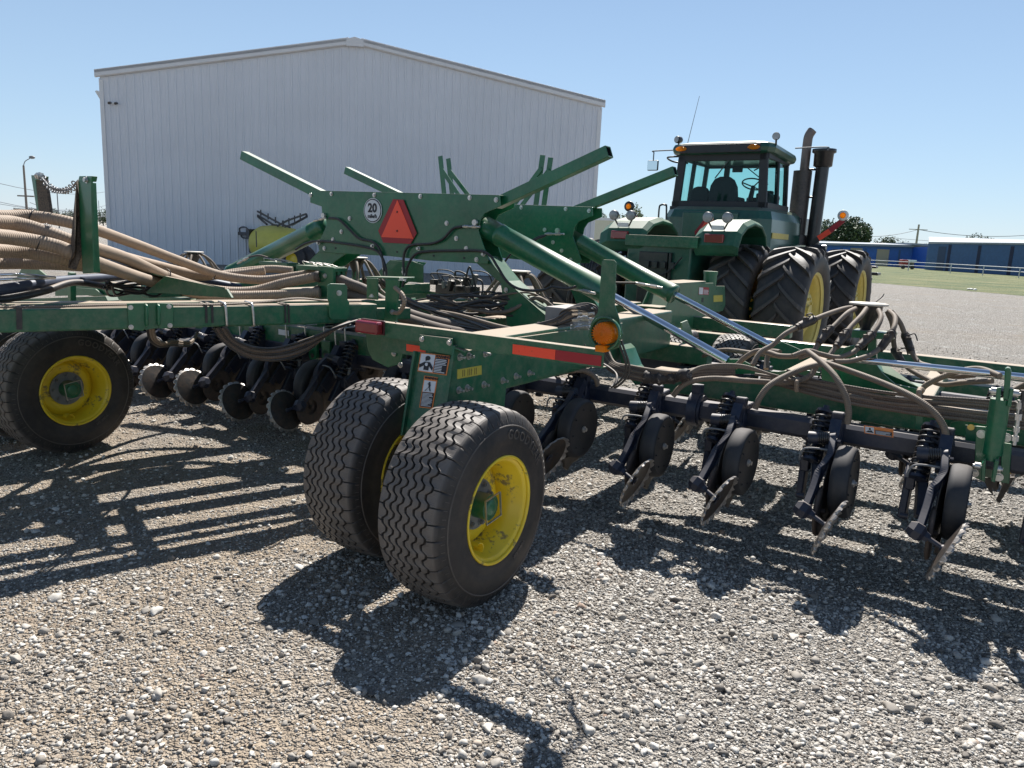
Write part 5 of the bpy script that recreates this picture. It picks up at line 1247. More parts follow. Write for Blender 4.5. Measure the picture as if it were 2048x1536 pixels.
for px, y in ((590, .1), (606, .4)):
    q = SK(px, 521, y); e = empty('wheel', q, 0, spr); rr = .58
    MB().lathe([(-.18, .30), (-.22, .40), (-.2, .54), (-.12, rr), (.12, rr), (.2, .54), (.22, .40), (.18, .30)], (0, 0, 0), Vector((.35, -1, 0)), 36).build('tyre', RUBBER, e)
    MB().lathe([(.18, .31), (.10, .27), (.06, .2), (.1, .1), (.1, 0)], (0, 0, 0), Vector((.35, -1, 0)), 28).build('rim', YELLOW, e)
# ================================================================ SETTING
def struct(o): o['kind'] = 'structure'; return o
# ---- the ground, one sheet to the horizon, with gentle unevenness near the machine
def gheight(x, y):
    return .012*math.sin(x*1.3+y*.7)+.010*math.sin(x*.6-y*1.7+1)
def ground_mat():
    m, nt, b = nmat('gravel_ground')
    tc = N(nt, 'ShaderNodeTexCoord'); P = tc.outputs['Object']
    def vor(scale, feature='F1'):
        v = N(nt, 'ShaderNodeTexVoronoi', feature=feature); v.inputs['Scale'].default_value = scale; L(nt, P, v.inputs['Vector']); return v
    big_ = noise(nt, .28, 6, .62, vec=P); mid_ = noise(nt, 1.7, 5, .6, vec=P); fine = noise(nt, 160, 3, .7, vec=P)
    v1, v2, v3 = vor(60), vor(120), vor(26)
    def grey(v, lo, hi):
        s = N(nt, 'ShaderNodeSeparateColor'); L(nt, v.outputs['Color'], s.inputs[0]); return ramp(nt, s.outputs[0], [(.0, lo), (.55, tuple((a+b_)/2 for a, b_ in zip(lo, hi))), (1, hi)])
    c1 = grey(v1, (.085, .075, .063), (.58, .535, .475)); c2 = grey(v2, (.075, .066, .056), (.50, .455, .40)); c3 = grey(v3, (.16, .145, .125), (.50, .47, .43))
    stone = mixc(nt, .5, c1, c2); stone = mixc(nt, mth(nt, 'GREATER_THAN', mid_, .56), stone, c3)
    dirt = ramp(nt, noise(nt, 14, 5, .7, vec=P), [(.3, (.24, .180, .125)), (.7, (.44, .35, .25))])
    f = mth(nt, 'MULTIPLY', mth(nt, 'SUBTRACT', mth(nt, 'ADD', mth(nt, 'MULTIPLY', big_, .65), mth(nt, 'MULTIPLY', fine, .40)), .545, True), 5, True)
    sx_ = N(nt, 'ShaderNodeSeparateXYZ'); L(nt, P, sx_.inputs[0])      # bare earth worn into the yard on the left
    q_ = mth(nt, 'MULTIPLY', mth(nt, 'SUBTRACT', mth(nt, 'MULTIPLY', sx_.outputs[1], .2), sx_.outputs[0], True), .9, True)
    q_ = mth(nt, 'MULTIPLY', q_, mth(nt, 'MULTIPLY', mth(nt, 'SUBTRACT', 14, sx_.outputs[1]), .16, True))
    f = mth(nt, 'MAXIMUM', f, mth(nt, 'MULTIPLY', q_, mth(nt, 'MULTIPLY', mth(nt, 'SUBTRACT', mid_, .28, True), 4.0, True)))
    col = mixc(nt, mth(nt, 'MULTIPLY', f, .85), stone, dirt)
    L(nt, col, b.inputs['Base Color']); b.inputs['Roughness'].default_value = .9
    h = mth(nt, 'ADD', mth(nt, 'MULTIPLY', v1.outputs['Distance'], -.9), mth(nt, 'MULTIPLY', v2.outputs['Distance'], -.5))
    h = mth(nt, 'ADD', h, mth(nt, 'MULTIPLY', v3.outputs['Distance'], -.8))
    bump(nt, b, h, 1.0, .035)
    return m
GRAV = ground_mat()
vs, fs = [], []
xs = [-700, -200, -60]+[-14+i*.35 for i in range(100)]+[60, 200, 900]; ys = [-300, -30]+[-4+i*.35 for i in range(90)]+[60, 150, 400, 1500]
for y in ys:
    for x in xs: vs.append((x, y, gheight(x, y)-.006 if (-14 <= x <= 21 and -4 <= y <= 28) else -.006))
nx = len(xs); fs = [(j*nx+i, j*nx+i+1, (j+1)*nx+i+1, (j+1)*nx+i) for j in range(len(ys)-1) for i in range(nx-1)]
g = MB(); g.add(vs, fs, True); struct(g.build('ground', GRAV))
# ---- loose stones: angular limestone chips
def gravel():
    rs = np.random.RandomState(3)
    t = (1+5**.5)/2
    ico = np.array([(-1, t, 0), (1, t, 0), (-1, -t, 0), (1, -t, 0), (0, -1, t), (0, 1, t), (0, -1, -t), (0, 1, -t), (t, 0, -1), (t, 0, 1), (-t, 0, -1), (-t, 0, 1)], float); ico /= np.linalg.norm(ico[0])
    F = np.array([(0, 11, 5), (0, 5, 1), (0, 1, 7), (0, 7, 10), (0, 10, 11), (1, 5, 9), (5, 11, 4), (11, 10, 2), (10, 7, 6), (7, 1, 8), (3, 9, 4), (3, 4, 2), (3, 2, 6), (3, 6, 8), (3, 8, 9), (4, 9, 5), (2, 4, 11), (6, 2, 10), (8, 6, 7), (9, 8, 1)])
    def subdiv(v, f):
        v = list(map(tuple, v)); c = {}; out = []
        def mid(a, b):
            k = (min(a, b), max(a, b))
            if k not in c: p = np.array(v[a])+np.array(v[b]); p /= np.linalg.norm(p); v.append(tuple(p)); c[k] = len(v)-1
            return c[k]
        for a, b, d in f: ab, bd_, da = mid(a, b), mid(b, d), mid(d, a); out += [(a, ab, da), (b, bd_, ab), (d, da, bd_), (ab, bd_, da)]
        return np.array(v), np.array(out)
    v2, f2 = subdiv(ico, F)
    def variants(v, n):
        out = []
        for _ in range(n):
            p = v.copy()
            for _k in range(13):      # chop with planes to get facets
                d = rs.normal(size=3); d /= np.linalg.norm(d); h = rs.uniform(.40, .78); q = p@d; p = p-np.outer(np.maximum(q-h, 0), d)
            p *= (1+rs.uniform(-.11, .11, size=(len(p), 1))); out.append(p)
        return out
    A, B = variants(v2, 14), variants(ico, 14)
    def clump(x, y): return np.sin(x*2.1+1.3)*np.cos(y*1.7)+.7*np.sin(x*.9-y*1.3+.5)+.5*np.sin(x*5.1+y*3.7)
    def sample(n, d0, d1, seed):
        r = np.random.RandomState(seed)
        d = np.sqrt(r.uniform(d0*d0, d1*d1, n)); a = r.uniform(R(-46), R(45), n)
        return d*np.sin(a), d*np.cos(a)
    allv, allf, cols, off = [], [], [], 0
    sets = [(52000, .9, 3.8, .0078, .45, A, f2, 11), (190000, .9, 4.6, .0046, .40, B, F, 15), (130000, 3.6, 7.8, .0082, .42, B, F, 12), (60000, 7.0, 16.0, .0135, .40, B, F, 13), (1100, .9, 9.0, .018, .28, A, f2, 14)]
    for n, d0, d1, s0, sg, var, ff, seed in sets:
        x, y = sample(n, d0, d1, seed); r = np.random.RandomState(seed+100)
        keep = r.uniform(-2.6, 1.5, n) < clump(x, y)+.5*(x > -.3)+.0
        # the bare tan patch on the near left
        keep &= ~((d0 > 6) & (r.uniform(0, 1, n) > (17-np.hypot(x, y))/10.5))
        keep &= ~((x < -.6+.25*y) & (x < -.2) & (r.uniform(0, 1, n) < .60))
        x, y = x[keep], y[keep]; n = len(x)
        size = s0*np.exp(r.normal(0, sg, n)); size = np.minimum(size, .034)
        vi = r.randint(0, len(var), n); yaw = r.uniform(0, 2*PI, n); sx = r.uniform(.7, 1.4, n); sz = r.uniform(.40, .80, n); tilt = r.uniform(-.5, .5, n)
        base = np.stack([var[i] for i in range(len(var))])[vi]             # n,k,3
        p = base*np.stack([sx, np.ones(n), sz], 1)[:, None, :]
        ct, st = np.cos(tilt)[:, None], np.sin(tilt)[:, None]; p = np.stack([p[..., 0], p[..., 1]*ct-p[..., 2]*st, p[..., 1]*st+p[..., 2]*ct], -1)
        cy, sy = np.cos(yaw)[:, None], np.sin(yaw)[:, None]; p = np.stack([p[..., 0]*cy-p[..., 1]*sy, p[..., 0]*sy+p[..., 1]*cy, p[..., 2]], -1)
        gz = .012*np.sin(x*1.3+y*.7)+.010*np.sin(x*.6-y*1.7+1)-.006
        p = p*size[:, None, None]+np.stack([x, y, gz+size*sz*.30], 1)[:, None, :]
        k = p.shape[1]; allv.append(p.reshape(-1, 3)); allf.append((ff[None]+(off+np.arange(n)*k)[:, None, None]).reshape(-1, 3)); off += n*k
        cols.append(np.repeat(r.uniform(0, 1, n), k))
    v = np.concatenate(allv).astype(np.float32); f = np.concatenate(allf).astype(np.int32); c = np.concatenate(cols).astype(np.float32)
    me = bpy.data.meshes.new('gravel'); me.vertices.add(len(v)); me.vertices.foreach_set('co', v.ravel())
    me.loops.add(f.size); me.loops.foreach_set('vertex_index', f.ravel()); me.polygons.add(len(f)); me.polygons.foreach_set('loop_start', np.arange(0, f.size, 3, dtype=np.int32)); me.polygons.foreach_set('loop_total', np.full(len(f), 3, np.int32))
    me.update(); at = me.attributes.new('tone', 'FLOAT', 'POINT'); at.data.foreach_set('value', c)
    m, nt, b = nmat('limestone_chips')
    a = N(nt, 'ShaderNodeAttribute', attribute_name='tone')
    col = ramp(nt, a.outputs['Fac'], [(0, (.09, .078, .066)), (.25, (.24, .215, .185)), (.6, (.42, .39, .345)), (.96, (.58, .555, .51)), (.99, (.46, .38, .30)), (1, (.26, .17, .12))])
    col = mixc(nt, mth(nt, 'MULTIPLY', mth(nt, 'SUBTRACT', noise(nt, 90, 5, .7), .45, True), 1.6, True), col, (.26, .22, .18))
    L(nt, col, b.inputs['Base Color']); b.inputs['Roughness'].default_value = .75
    bump(nt, b, noise(nt, 260, 4, .7), .4, .002)
    me.materials.append(m); o = bpy.data.objects.new('gravel', me); COL.objects.link(o); tag(o, 'loose pale limestone chips scattered over the whole yard', 'gravel', kind='stuff')
gravel()
# ---- grass strip
def grass_mat():
    m, nt, b = nmat('mown_grass')
    n1 = noise(nt, .22, 9, .72); n2 = noise(nt, 5, 6, .75)
    c = ramp(nt, mth(nt, 'ADD', mth(nt, 'MULTIPLY', n1, .65), mth(nt, 'MULTIPLY', n2, .35)), [(.34, (.035, .06, .02)), (.46, (.07, .095, .032)), (.54, (.13, .135, .05)), (.66, (.22, .19, .10))])
    L(nt, c, b.inputs['Base Color']); b.inputs['Roughness'].default_value = .95; bump(nt, b, n2, .9, .15); return m
GRASS = grass_mat()
A_ = [ground_at(1600, 562), ground_at(1735, 565), ground_at(1800, 570), ground_at(1900, 579), ground_at(1980, 586), ground_at(2048, 592), ground_at(2200, 604)]
rg = random.Random(2); near = []
for a, b in zip(A_, A_[1:]):
    for k in range(10): p = a.lerp(b, k/10); near.append(Vector((p.x, p.y+rg.uniform(-.5, .5), 0)))
far = [Vector((p.x*3.2+20, p.y*3.2+20, 0)) for p in (A_[-1], A_[3], A_[0])]
m = MB(); m.add(near+[Vector((400, 30, 0)), Vector((500, 330, 0)), Vector((30, 330, 0))], [tuple(range(len(near)+3))]); struct(m.build('grass_field', GRASS))
# tufts along the strip
vs, fs = [], []
for k in range(5000):
    i = rg.randrange(len(near)-1); p = near[i].lerp(near[i+1], rg.random()); d = Vector((.35, 1, 0)).normalized()*abs(rg.gauss(0, 1))*18; p = p+d; a = rg.uniform(0, PI); h = rg.uniform(.02, .06); w_ = .05
    e = Vector((math.cos(a), math.sin(a), 0))*w_; o_ = len(vs); vs += [p-e, p+e, p+e*.3+Z*h+Vector((rg.uniform(-.04, .04), 0, 0))]; fs.append((o_, o_+1, o_+2))
m = MB(); m.add(vs, fs); 
# ---- white metal building
HE = 7.33
Lp, Rp = ground_at(199, 147, HE), ground_at(1203, 207, HE)
wx = (Rp-Lp).normalized(); wn = Vector((wx.y, -wx.x, 0)); W_ = (Rp-Lp).length
def on_wall(px, py):
    d = ray(px, py); return cO+d*((Lp-cO).dot(wn)/d.dot(wn))
ridge = on_wall(711, 84); xr_ = (ridge-Lp).dot(wx); HR = ridge.z
bld = empty('metal_building', (Lp.x, Lp.y, 0), math.atan2(wx.y, wx.x)); tag(bld, 'large white ribbed metal building with a low gable roof', 'building')
WALLM = paint('white_ribbed_steel', (.66, .68, .72), .42, .1, .03, var=.05, sc=.35)
TRIM_ = paint('light_trim', (.70, .70, .70), .5, .08, .03, var=.03)
DEP = 30
def roof_z(x): return HE+(HR-HE)*(x/xr_) if x <= xr_ else HR+(HE-HR)*((x-xr_)/(W_-xr_))
m = MB(); m.plate([(0, 0, 0), (W_, 0, 0), (W_, 0, HE-.1), (xr_, 0, HR-.1), (0, 0, HE-.1)], (0, .1, 0))
n = 62
for k in range(n+1):
    x = W_*k/n; w_ = .028 
    m.prism([(-w_*1.6, 0), (-w_*.6, -.035), (w_*.6, -.035), (w_*1.6, 0)], (x, 0, 0), U, V, Z*(roof_z(x)-.18))
    if k < n:
        for dx in (.33, .66):
            xx = x+W_/n*dx; m.prism([(-.02, 0), (-.01, -.008), (.01, -.008), (.02, 0)], (xx, 0, 0), U, V, Z*(roof_z(xx)-.2))
m.build('wall', WALLM, bld)
for x_ in (0, W_):
    m = MB(); m.box((x_, DEP/2, HE/2-.05), (.1, DEP-.3, HE-.12)); m.build('wall', WALLM, bld)
m = MB(); m.box((W_/2, DEP, HE/2), (W_, .1, HE-.1)); m.build('wall', WALLM, bld)
m = MB()
for (xa, za), (xb, zb) in (((-.12, HE), (xr_, HR+.03)), ((xr_, HR+.03), (W_+.12, HE))):
    m.plate([(xa, -.16, za), (xb, -.16, zb), (xb, DEP, zb), (xa, DEP, za)], (0, 0, .10))
m.build('roof', TRIM_, bld)
m = MB()
for (xa, za), (xb, zb) in (((-.14, HE+.06), (xr_-.25, HR+.07)), ((xr_+.25, HR+.07), (W_+.14, HE+.06))):
    m.plate([(xa, -.20, za-.28), (xb, -.20, zb-.28), (xb, -.26, zb-.05), (xb, -.24, zb+.05), (xa, -.24, za+.05), (xa, -.26, za-.05)], (0, .05, 0)) if False else m.plate([(xa, -.16, za-.20), (xb, -.16, zb-.20), (xb, -.16, zb+.06), (xa, -.16, za+.06)], (0, .06, 0))
    m.plate([(xa, -.165, za-.20), (xb, -.165, zb-.20), (xb, -.06, zb-.23), (xa, -.06, za-.23)], (0, 0, .01))
m.plate([(xr_-.35, -.18, HR-.2), (xr_+.35, -.18, HR-.2), (xr_+.35, -.18, HR+.06), (xr_, -.18, HR+.16), (xr_-.35, -.18, HR+.06)], (0, .05, 0))
m.build('rake_trim', TRIM_, bld, .01)
for x_ in (.06, W_-.06): MB().box((x_, -.02, HE/2-.1), (.14, .06, HE-.3)).build('corner_trim', TRIM_, bld)
q = on_wall(196, 196); m = MB(); m.plate([(-.05, .3, q.z-.22), (-.35, .3, q.z+.30), (-.28, .3, q.z+.34), (-.0, .3, q.z+.2)], (0, .35, 0)); m.build('wall_lamp', WHITE, bld, .01)
q = on_wall(229, 208); xx = (q-Lp).dot(wx); m = MB(); m.box((xx, -.06, q.z+.02), (.16, .05, .08)); mo = m.build('camera_mount', WHITE, bld)
for dx in (-.12, .13): MB().cyl((xx+dx, -.10, q.z+.02), (xx+dx, -.24, q.z-.01), .05, n=14).build('security_camera', BLACK, bld)
# ---- cream building behind the tractor
a = ground_at(1225, 445, 3.2); a = Vector((14, 75, 0)); d = ray(1190, 470)
def ray_at(px, py, y): d = ray(px, py); return cO+d*(y/d.y)
CREAM = paint('cream_siding', (.62, .60, .46), .6, .1, .03, var=.04)
a, b = ray_at(1190, 443, 70), ray_at(1345, 446, 84)
o = empty('cream_shed', (a.x, a.y, 0)); tag(o, 'cream shed wall showing between the big building and the tractor', 'shed')
d = Vector((b.x-a.x, b.y-a.y, 0)); m = MB(); m.plate([(-4, -3, 0), d, d+Z*(b.z), Vector((-4, -3, a.z))], (0, 8, 0)); m.build('wall', CREAM, o)
m = MB(); m.plate([(-4.3, -3.2, a.z), d+Z*b.z+Vector((.2, -.2, 0)), d+Z*b.z+Vector((0, 8.4, 0)), Vector((-4.3, 5.6, a.z))], (0, 0, .25)); m.build('roof', TRIM_, o)
# ---- blue barns to the right
BLUE = paint('blue_steel', (.02, .13, .46), .5, .1, .03, var=.12); BLUE2 = paint('dark_blue_steel', (.028, .10, .24), .5, .1, .03, var=.12); BLUE3 = paint('bright_blue_steel', (.012, .09, .46), .5, .1, .02, var=.08)
ROOFM = paint('galvanised_roof', (.26, .30, .34), .7, .1, .03, metallic=.0, var=.06)
def px_wall(px, y): g_ = ray_at(px, 520, y); return Vector((g_.x, g_.y, 0))
def hz(px, py, P): # height at which the ray of this pixel passes over ground point P
    d = ray(px, py); t = P.y/d.y; return cO.z+d.z*t
a, b, c_ = px_wall(1600, 118), px_wall(1822, 112), px_wall(1861, 104)
o = empty('blue_barn', a); tag(o, 'long blue metal barn with tan panels and a pale roof, left of the darker barn', 'barn')
za, zb, zc = hz(1650, 491, a), hz(1822, 494, b), hz(1861, 493, c_)
m = MB(); m.plate([Vector(), b-a, b-a+Z*zb, Z*za], (0, .4, 0)); m.build('wall', BLUE, o)
m = MB(); m.plate([b-a, c_-a, c_-a+Z*zc, b-a+Z*zb], (.2, .4, 0)); m.build('wall', BLUE3, o)
u_ = (b-a).normalized(); m = MB()
for px in (1710, 1763):
    q = px_wall(px, 115); t = (q-a).dot(u_); m.plate([u_*(t-.8)-V*.1, u_*(t+.8)-V*.1, u_*(t+.8)-V*.1+Z*(za-.2), u_*(t-.8)-V*.1+Z*(za-.2)], (0, .1, 0))
m.build('tan_panel', flat('tan_panel', (.42, .38, .28), .6), o)
m = MB()
for px in (1680, 1728, 1795): q = px_wall(px, 115); t = (q-a).dot(u_); m.plate([u_*(t-.12)-V*.06, u_*(t+.12)-V*.06, u_*(t+.12)-V*.06+Z*(za-.2), u_*(t-.12)-V*.06+Z*(za-.2)], (0, .1, 0))
m.build('panel_seam', BLUE2, o)
m = MB(); m.plate([u_*-2+Z*za-V*.8, b-a+u_*1+Z*zb-V*.8, b-a+u_*2+Z*(zb+.25)+V*9, u_*-2+Z*(za+.25)+V*9], (0, 0, .3)); m.plate([b-a+Z*zb-V*.8, c_-a+Z*zc-V*.8+u_, c_-a+Z*(zc+.25)+V*9+u_, b-a+Z*(zb+.25)+V*9], (0, 0, .25)); m.build('roof', ROOFM, o)
a, b = px_wall(1855, 100), px_wall(2200, 78)
o = empty('dark_blue_barn', a); tag(o, 'dark blue metal barn with tall door seams and a shallow grey roof', 'barn')
za, zb = hz(1860, 487, a), hz(2048, 488, px_wall(2048, 86)); u_ = (b-a).normalized()
m = MB(); m.plate([Vector(), b-a, b-a+Z*zb, Z*za], (0, .4, 0)); m.build('wall', BLUE2, o)
m = MB()
for px, yy in ((1907, 97), (1960, 92.5), (2016, 88), (2080, 84)):
    q = px_wall(px, yy); t = (q-a).dot(u_); m.plate([u_*(t-.22)-V*.08, u_*(t+.22)-V*.08, u_*(t+.22)-V*.08+Z*(za-.1), u_*(t-.22)-V*.08+Z*(za-.1)], (0, .1, 0))
m.build('panel_seam', flat('navy_seam', (.004, .012, .05), .6), o)
q = px_wall(1878, 98.5); t = (q-a).dot(u_); MB().plate([u_*(t-.1)-V*.1, u_*(t+1.1)-V*.1, u_*(t+1.1)-V*.1+Z*3.0, u_*(t-.1)-V*.1+Z*3.0], (0, .08, 0)).build('door', flat('door_blue', (.014, .045, .11), .5), o)
m = MB(); m.plate([u_*-.8+Z*za-V*.8, b-a+u_*1+Z*zb-V*.8, b-a+u_*2+Z*(zb+.35)+V*12, u_*8+Z*(za+.75)+V*12], (0, 0, .2)); m.build('roof', ROOFM, o)
a = ray_at(1640, 481, 135); b = ray_at(1668, 483, 135)
o = MB().box((a.x*.5+b.x*.5-2, 138, a.z/2), (b.x-a.x+6, 6, a.z)).build('grey_shed', flat('grey_siding', (.50, .52, .55), .6, .05)); tag(o, 'small pale grey shed beside the dark tree', 'shed')
# fence of white pipe
WH = flat('white_pipe', (.55, .57, .58), .5, .05)
fp = [ground_at(1500, 519+2), ground_at(1736, 537.5), ground_at(1900, 546.5), ground_at(2037, 556), ground_at(2230, 571)]
fp[0] = fp[1]+(fp[1]-fp[2])*1.6
fo = empty('pipe_fence', fp[0]); tag(fo, 'white pipe rail fence along the grass in front of the blue barns', 'fence')
for a, b in zip(fp, fp[1:]):
    for h in (.98, .60): MB().cyl(a-fp[0]+Z*h, b-fp[0]+Z*h, .036, n=8).build('rail', WH, fo)
    n = max(1, round((b-a).length/3.6))
    for k in range(n): p = a.lerp(b, k/n)-fp[0]; MB().cyl(p, p+Z*1.0, .05, n=8).build('post', WH, fo)
# things by the barn
p = ray_at(1806, 533, 98); o = empty('farm_cart', (p.x, p.y, 0)); tag(o, 'small red and white cart parked by the blue barn', 'cart')
MB().box((0, 0, .75), (.8, .8, .8)).build('body', flat('red_cart_paint', (.35, .04, .03), .5), o, .05); MB().box((.95, 0, 1.0), (1.0, .9, .3)).build('canopy', flat('pale_canopy', (.45, .6, .6), .5), o, .05); [MB().cyl((x_, -.5, .25), (x_, -.35, .25), .25).build('wheel', BLACK, o) for x_ in (-.2, .95)]; MB().box((.9, 0, .6), (.9, .08, .6)).build('frame', GREY, o)
p = ground_at(1943, 580); m = MB(); rs = random.Random(3)
for k in range(7): m.sphere((p.x+rs.uniform(-.3, .3), p.y+rs.uniform(-.2, .2), .03+rs.uniform(0, .03)), rs.uniform(.05, .11), 7, 5, (1, .8, .5))
o = m.build('litter', WHITE); tag(o, 'crumpled white litter lying where gravel meets grass', 'litter')
# ---- trees
def leafy(name, shades):
    m, nt, b = nmat(name); a = N(nt, 'ShaderNodeAttribute', attribute_name='tone')
    L(nt, ramp(nt, a.outputs['Fac'], [(0, shades[0]), (1, shades[1])]), b.inputs['Base Color']); b.inputs['Roughness'].default_value = .6
    return m
LEAF = leafy('tree_leaves', ((.022, .045, .018), (.085, .13, .045))); LEAF2 = leafy('pale_tree_leaves', ((.05, .075, .03), (.14, .18, .07)))
BARK = flat('bark', (.07, .05, .04), .9, .3)
def tree(px, base_y_px, top_px, halfw_px, y, seed, label, mat=LEAF, n=1500, thin=.0, group=None, cat='tree'):
    top = ray_at(px, top_px, y); hw = halfw_px/F_PX*y; H = top.z; rg = random.Random(seed)
    e = empty('tree', (top.x, y, 0)); tag(e, label, cat, group)
    m = MB(); m.tube([(0, 0, 0), (rg.uniform(-.2, .2), 0, H*.25), (rg.uniform(-.3, .3), 0, H*.5)], lambda t: H*.035*(1-t*.5), 8)
    blobs = []
    for k in range(15):
        a = rg.uniform(0, 2*PI); r_ = hw*rg.uniform(.25, .72); br = hw*rg.uniform(.26, .40); z = rg.uniform(.35, 1.0)*(H-br)*(1-.22*(r_/hw)**2)
        c_ = Vector((math.cos(a)*r_, math.sin(a)*r_, z)); blobs.append((c_, br))
        m.tube([(0, 0, H*.3), c_*.6+Z*H*.12, c_], lambda t: H*.012*(1-t*.6), 6, seg=4)
    blobs.append((Vector((rg.uniform(-.1, .1)*hw, 0, H-hw*.36)), hw*.36))
    m.build('trunk', BARK, e); n = int(n*1.8)
    v, f, tn = [], [], []; s_ = max(.10, hw*.045)
    for k in range(n):
        c_, r_ = rg.choice(blobs); d = Vector((rg.gauss(0, 1), rg.gauss(0, 1), rg.gauss(0, .8))).normalized()*r_*rg.uniform(.35, 1.08)**.6
        p = c_+d; nrm = Vector((rg.uniform(-1, 1), rg.uniform(-1, 1), rg.uniform(-1, 1))).normalized(); x = nrm.orthogonal().normalized(); y_ = nrm.cross(x); o_ = len(v); q = s_*rg.uniform(.6, 1.5)
        v += [p-x*q, p-y_*q*.6, p+x*q, p+y_*q*.6]; f.append((o_, o_+1, o_+2, o_+3)); t = rg.random(); tn += [t]*4
    me = bpy.data.meshes.new('crown'); me.from_pydata([tuple(a) for a in v], [], f); at = me.attributes.new('tone', 'FLOAT', 'POINT'); at.data.foreach_set('value', tn); me.materials.append(mat)
    o = bpy.data.objects.new('crown', me); COL.objects.link(o); o.parent = e
    return e
tree(1660, 490, 436, 46, 150, 1, 'broad dark tree behind the tractor exhaust, left of its taller neighbour', n=2600)
tree(1714, 490, 431, 54, 150, 2, 'largest dark green tree, standing behind the left end of the blue barn', n=3600)
tree(1778, 490, 470, 34, 160, 3, 'low bushy tree just right of the largest dark tree', n=1400)
tree(1812, 490, 481, 20, 170, 4, 'small low tree left of the right-hand utility pole', n=900)
tree(1853, 490, 486, 16, 170, 14, 'lowest bush peeping over the roof right of the utility pole', n=600)
tree(1957, 480, 465, 32, 150, 5, 'dark treetop showing above the dark blue barn roof', n=1400)
tree(1268, 460, 405, 36, 90, 6, 'loose green tree behind the left tractor fender', LEAF2, n=1300)
tree(1202, 460, 421, 22, 95, 7, 'sparse grey-green tree against the corner of the big building', LEAF2, n=420)
tree(1325, 470, 436, 20, 100, 8, 'small sparse tree behind the tractor grab rail', LEAF2, n=350)
for i, (px, tp_, hw, s_, lb) in enumerate(((205, 415, 26, 21, 'tree touching the left corner of the big building'), (135, 418, 26, 22, 'round tree between the hose post and the thin lamp pole'), (108, 415, 22, 23, 'narrow tree behind the chained hose posts'), (62, 415, 24, 24, 'tree right beside the leftmost street lamp'), (30, 414, 26, 25, 'leftmost hazy tree on the horizon'), (168, 418, 24, 26, 'low hazy tree hidden partly by the green hose post'))):
    tree(px, 450, tp_, hw, 210, s_, lb, n=900, group='hazy trees on the left horizon')
# distant tree line as one mass
# ---- poles and wires
WOOD = flat('weathered_pole', (.22, .19, .16), .9, .2); PALE = flat('pale_pole', (.42, .38, .30), .8, .1)
def pole(px, top, y, r, mat, name, label, cat, arms=(), lamp=None, group=None):
    p = ray_at(px, top, y); e = empty(name, (p.x, y, 0)); tag(e, label, cat, group)
    MB().cyl((0, 0, 0), (0, 0, p.z), r, r*.7, n=10).build('pole', mat, e)
    for h, w_ in arms: MB().box((0, 0, p.z-h), (w_, .15, .16)).build('crossarm', mat, e)
    if lamp:
        MB().tube([(0, 0, p.z), (.25, 0, p.z+.5), (.9, 0, p.z+.9)], .05, 6).build('lamp_arm', GREY, e); MB().sphere((1.1, 0, p.z+1.0), .38, 10, 6, (1, .7, .5)).build('lamp_head', GREY, e)
    return p
pA = pole(47, 331, 95, .16, WOOD, 'street_lamp', 'tall street lamp on a wooden pole above the tan hoses', 'street lamp', ((3.6, 2.0), (5.2, 3.2)), True)
pB = pole(114, 383, 120, .10, GREY, 'lamp_post', 'thin lamp post seen through the hanging chain', 'lamp post', ((.1, 1.6),))
pC = pole(1838, 449, 190, .30, PALE, 'utility_pole', 'pale utility pole rising behind the blue barns', 'utility pole', ((1.2, 4.5),))
pD = pole(1903, 475, 200, .22, WOOD, 'utility_pole', 'short dark pole top left of the treetop above the dark barn', 'utility pole')
pE = pole(197, 401, 230, .10, GREY, 'radio_mast', 'very thin mast rising from the trees by the building corner', 'mast')
WIRE = flat('wire_grey', (.10, .11, .13), .6)
def wire(a, b, sag, r, label):
    a, b = Vector(a), Vector(b); pts = [a.lerp(b, t/10)-Z*sag*4*(t/10)*(1-t/10) for t in range(11)]
    o = MB().tube(pts, r, 5, raw=True).build('power_line', WIRE); tag(o, label, 'power line', 'overhead power lines')
for (pa, pb, lb) in (((0, 367, 95), (215, 383, 140), 'highest wire crossing the sky left of the building'), ((0, 404, 95), (215, 417, 140), 'second wire from the top left of the building'), ((0, 408, 95), (216, 410, 140), 'lowest taut wire left of the building'), ((60, 405, 95), (216, 432, 140), 'wire slanting down behind the hose post')):
    wire(ray_at(*pa), ray_at(*pb), .8, .035, lb)
wire(pC-Z*1.2, ray_at(1660, 462, 190), 1.5, .06, 'wire running left from the pale utility pole'); wire(pC-Z*1.2, ray_at(2100, 466, 190), 1.2, .06, 'wire running right from the pale utility pole'); wire(ray_at(1770, 474, 190), ray_at(2100, 478, 190), 1.0, .04, 'lower wire behind the pale utility pole')

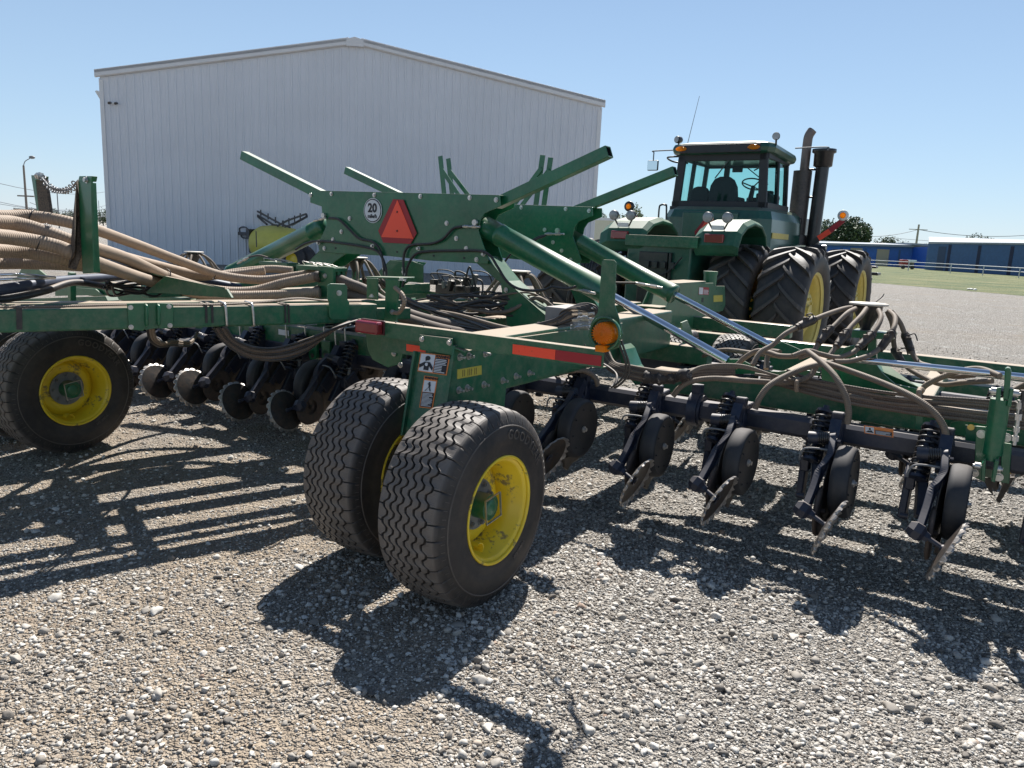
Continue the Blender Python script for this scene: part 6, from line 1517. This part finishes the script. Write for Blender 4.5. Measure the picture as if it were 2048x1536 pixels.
# ================================================================ LIGHT AND CAMERA
SUN_AZ, SUN_EL = R(13), R(52)
w = bpy.data.worlds.new('World'); SC.world = w; w.use_nodes = True; nt = w.node_tree; nt.nodes.clear()
sky = nt.nodes.new('ShaderNodeTexSky'); sky.sky_type = 'NISHITA'; sky.sun_disc = False; sky.sun_elevation = SUN_EL; sky.sun_rotation = SUN_AZ
sky.air_density = 1.0; sky.dust_density = .0; sky.ozone_density = 2.6; sky.altitude = 100
bg = nt.nodes.new('ShaderNodeBackground'); bg.inputs['Strength'].default_value = .049
out = nt.nodes.new('ShaderNodeOutputWorld'); hz_ = nt.nodes.new('ShaderNodeMix'); hz_.data_type = 'RGBA'; 
tc_ = nt.nodes.new('ShaderNodeTexCoord'); sz_ = nt.nodes.new('ShaderNodeSeparateXYZ'); nt.links.new(tc_.outputs['Generated'], sz_.inputs[0])
mr_ = nt.nodes.new('ShaderNodeMapRange'); mr_.inputs['From Min'].default_value = 0; mr_.inputs['From Max'].default_value = .6; mr_.inputs['To Min'].default_value = .58; mr_.inputs['To Max'].default_value = .06
nt.links.new(sz_.outputs[2], mr_.inputs[0]); nt.links.new(mr_.outputs[0], hz_.inputs[0]); hz_.inputs[7].default_value = (5.8, 8.0, 10.8, 1)   # thin summer haze
nt.links.new(sky.outputs[0], hz_.inputs[6]); nt.links.new(hz_.outputs[2], bg.inputs[0]); nt.links.new(bg.outputs[0], out.inputs[0])
sd = bpy.data.lights.new('sun', 'SUN'); sd.energy = 5.0; sd.angle = R(.53); sd.color = (1, .965, .91)
so = bpy.data.objects.new('sun', sd); COL.objects.link(so)
sv = Vector((math.sin(SUN_AZ)*math.cos(SUN_EL), math.cos(SUN_AZ)*math.cos(SUN_EL), math.sin(SUN_EL)))
so.rotation_euler = sv.to_track_quat('Z', 'Y').to_euler(); so.location = sv*60
cd = bpy.data.cameras.new('camera'); cam = bpy.data.objects.new('camera', cd); COL.objects.link(cam); SC.camera = cam
cd.sensor_width = 36; cd.sensor_fit = 'HORIZONTAL'; cd.lens = 36*F_PX/2048; cd.clip_end = 3000; cd.clip_start = .05
M_ = Matrix((cR, cU, -fwd)).transposed().to_4x4(); M_.translation = cO; cam.matrix_world = M_
SC.view_settings.view_transform = 'Standard'; SC.view_settings.look = 'None'; SC.view_settings.exposure = 1.0; SC.view_settings.gamma = 1
SC.cycles.max_bounces = 6; SC.cycles.transparent_max_bounces = 12; SC.cycles.use_denoising = True
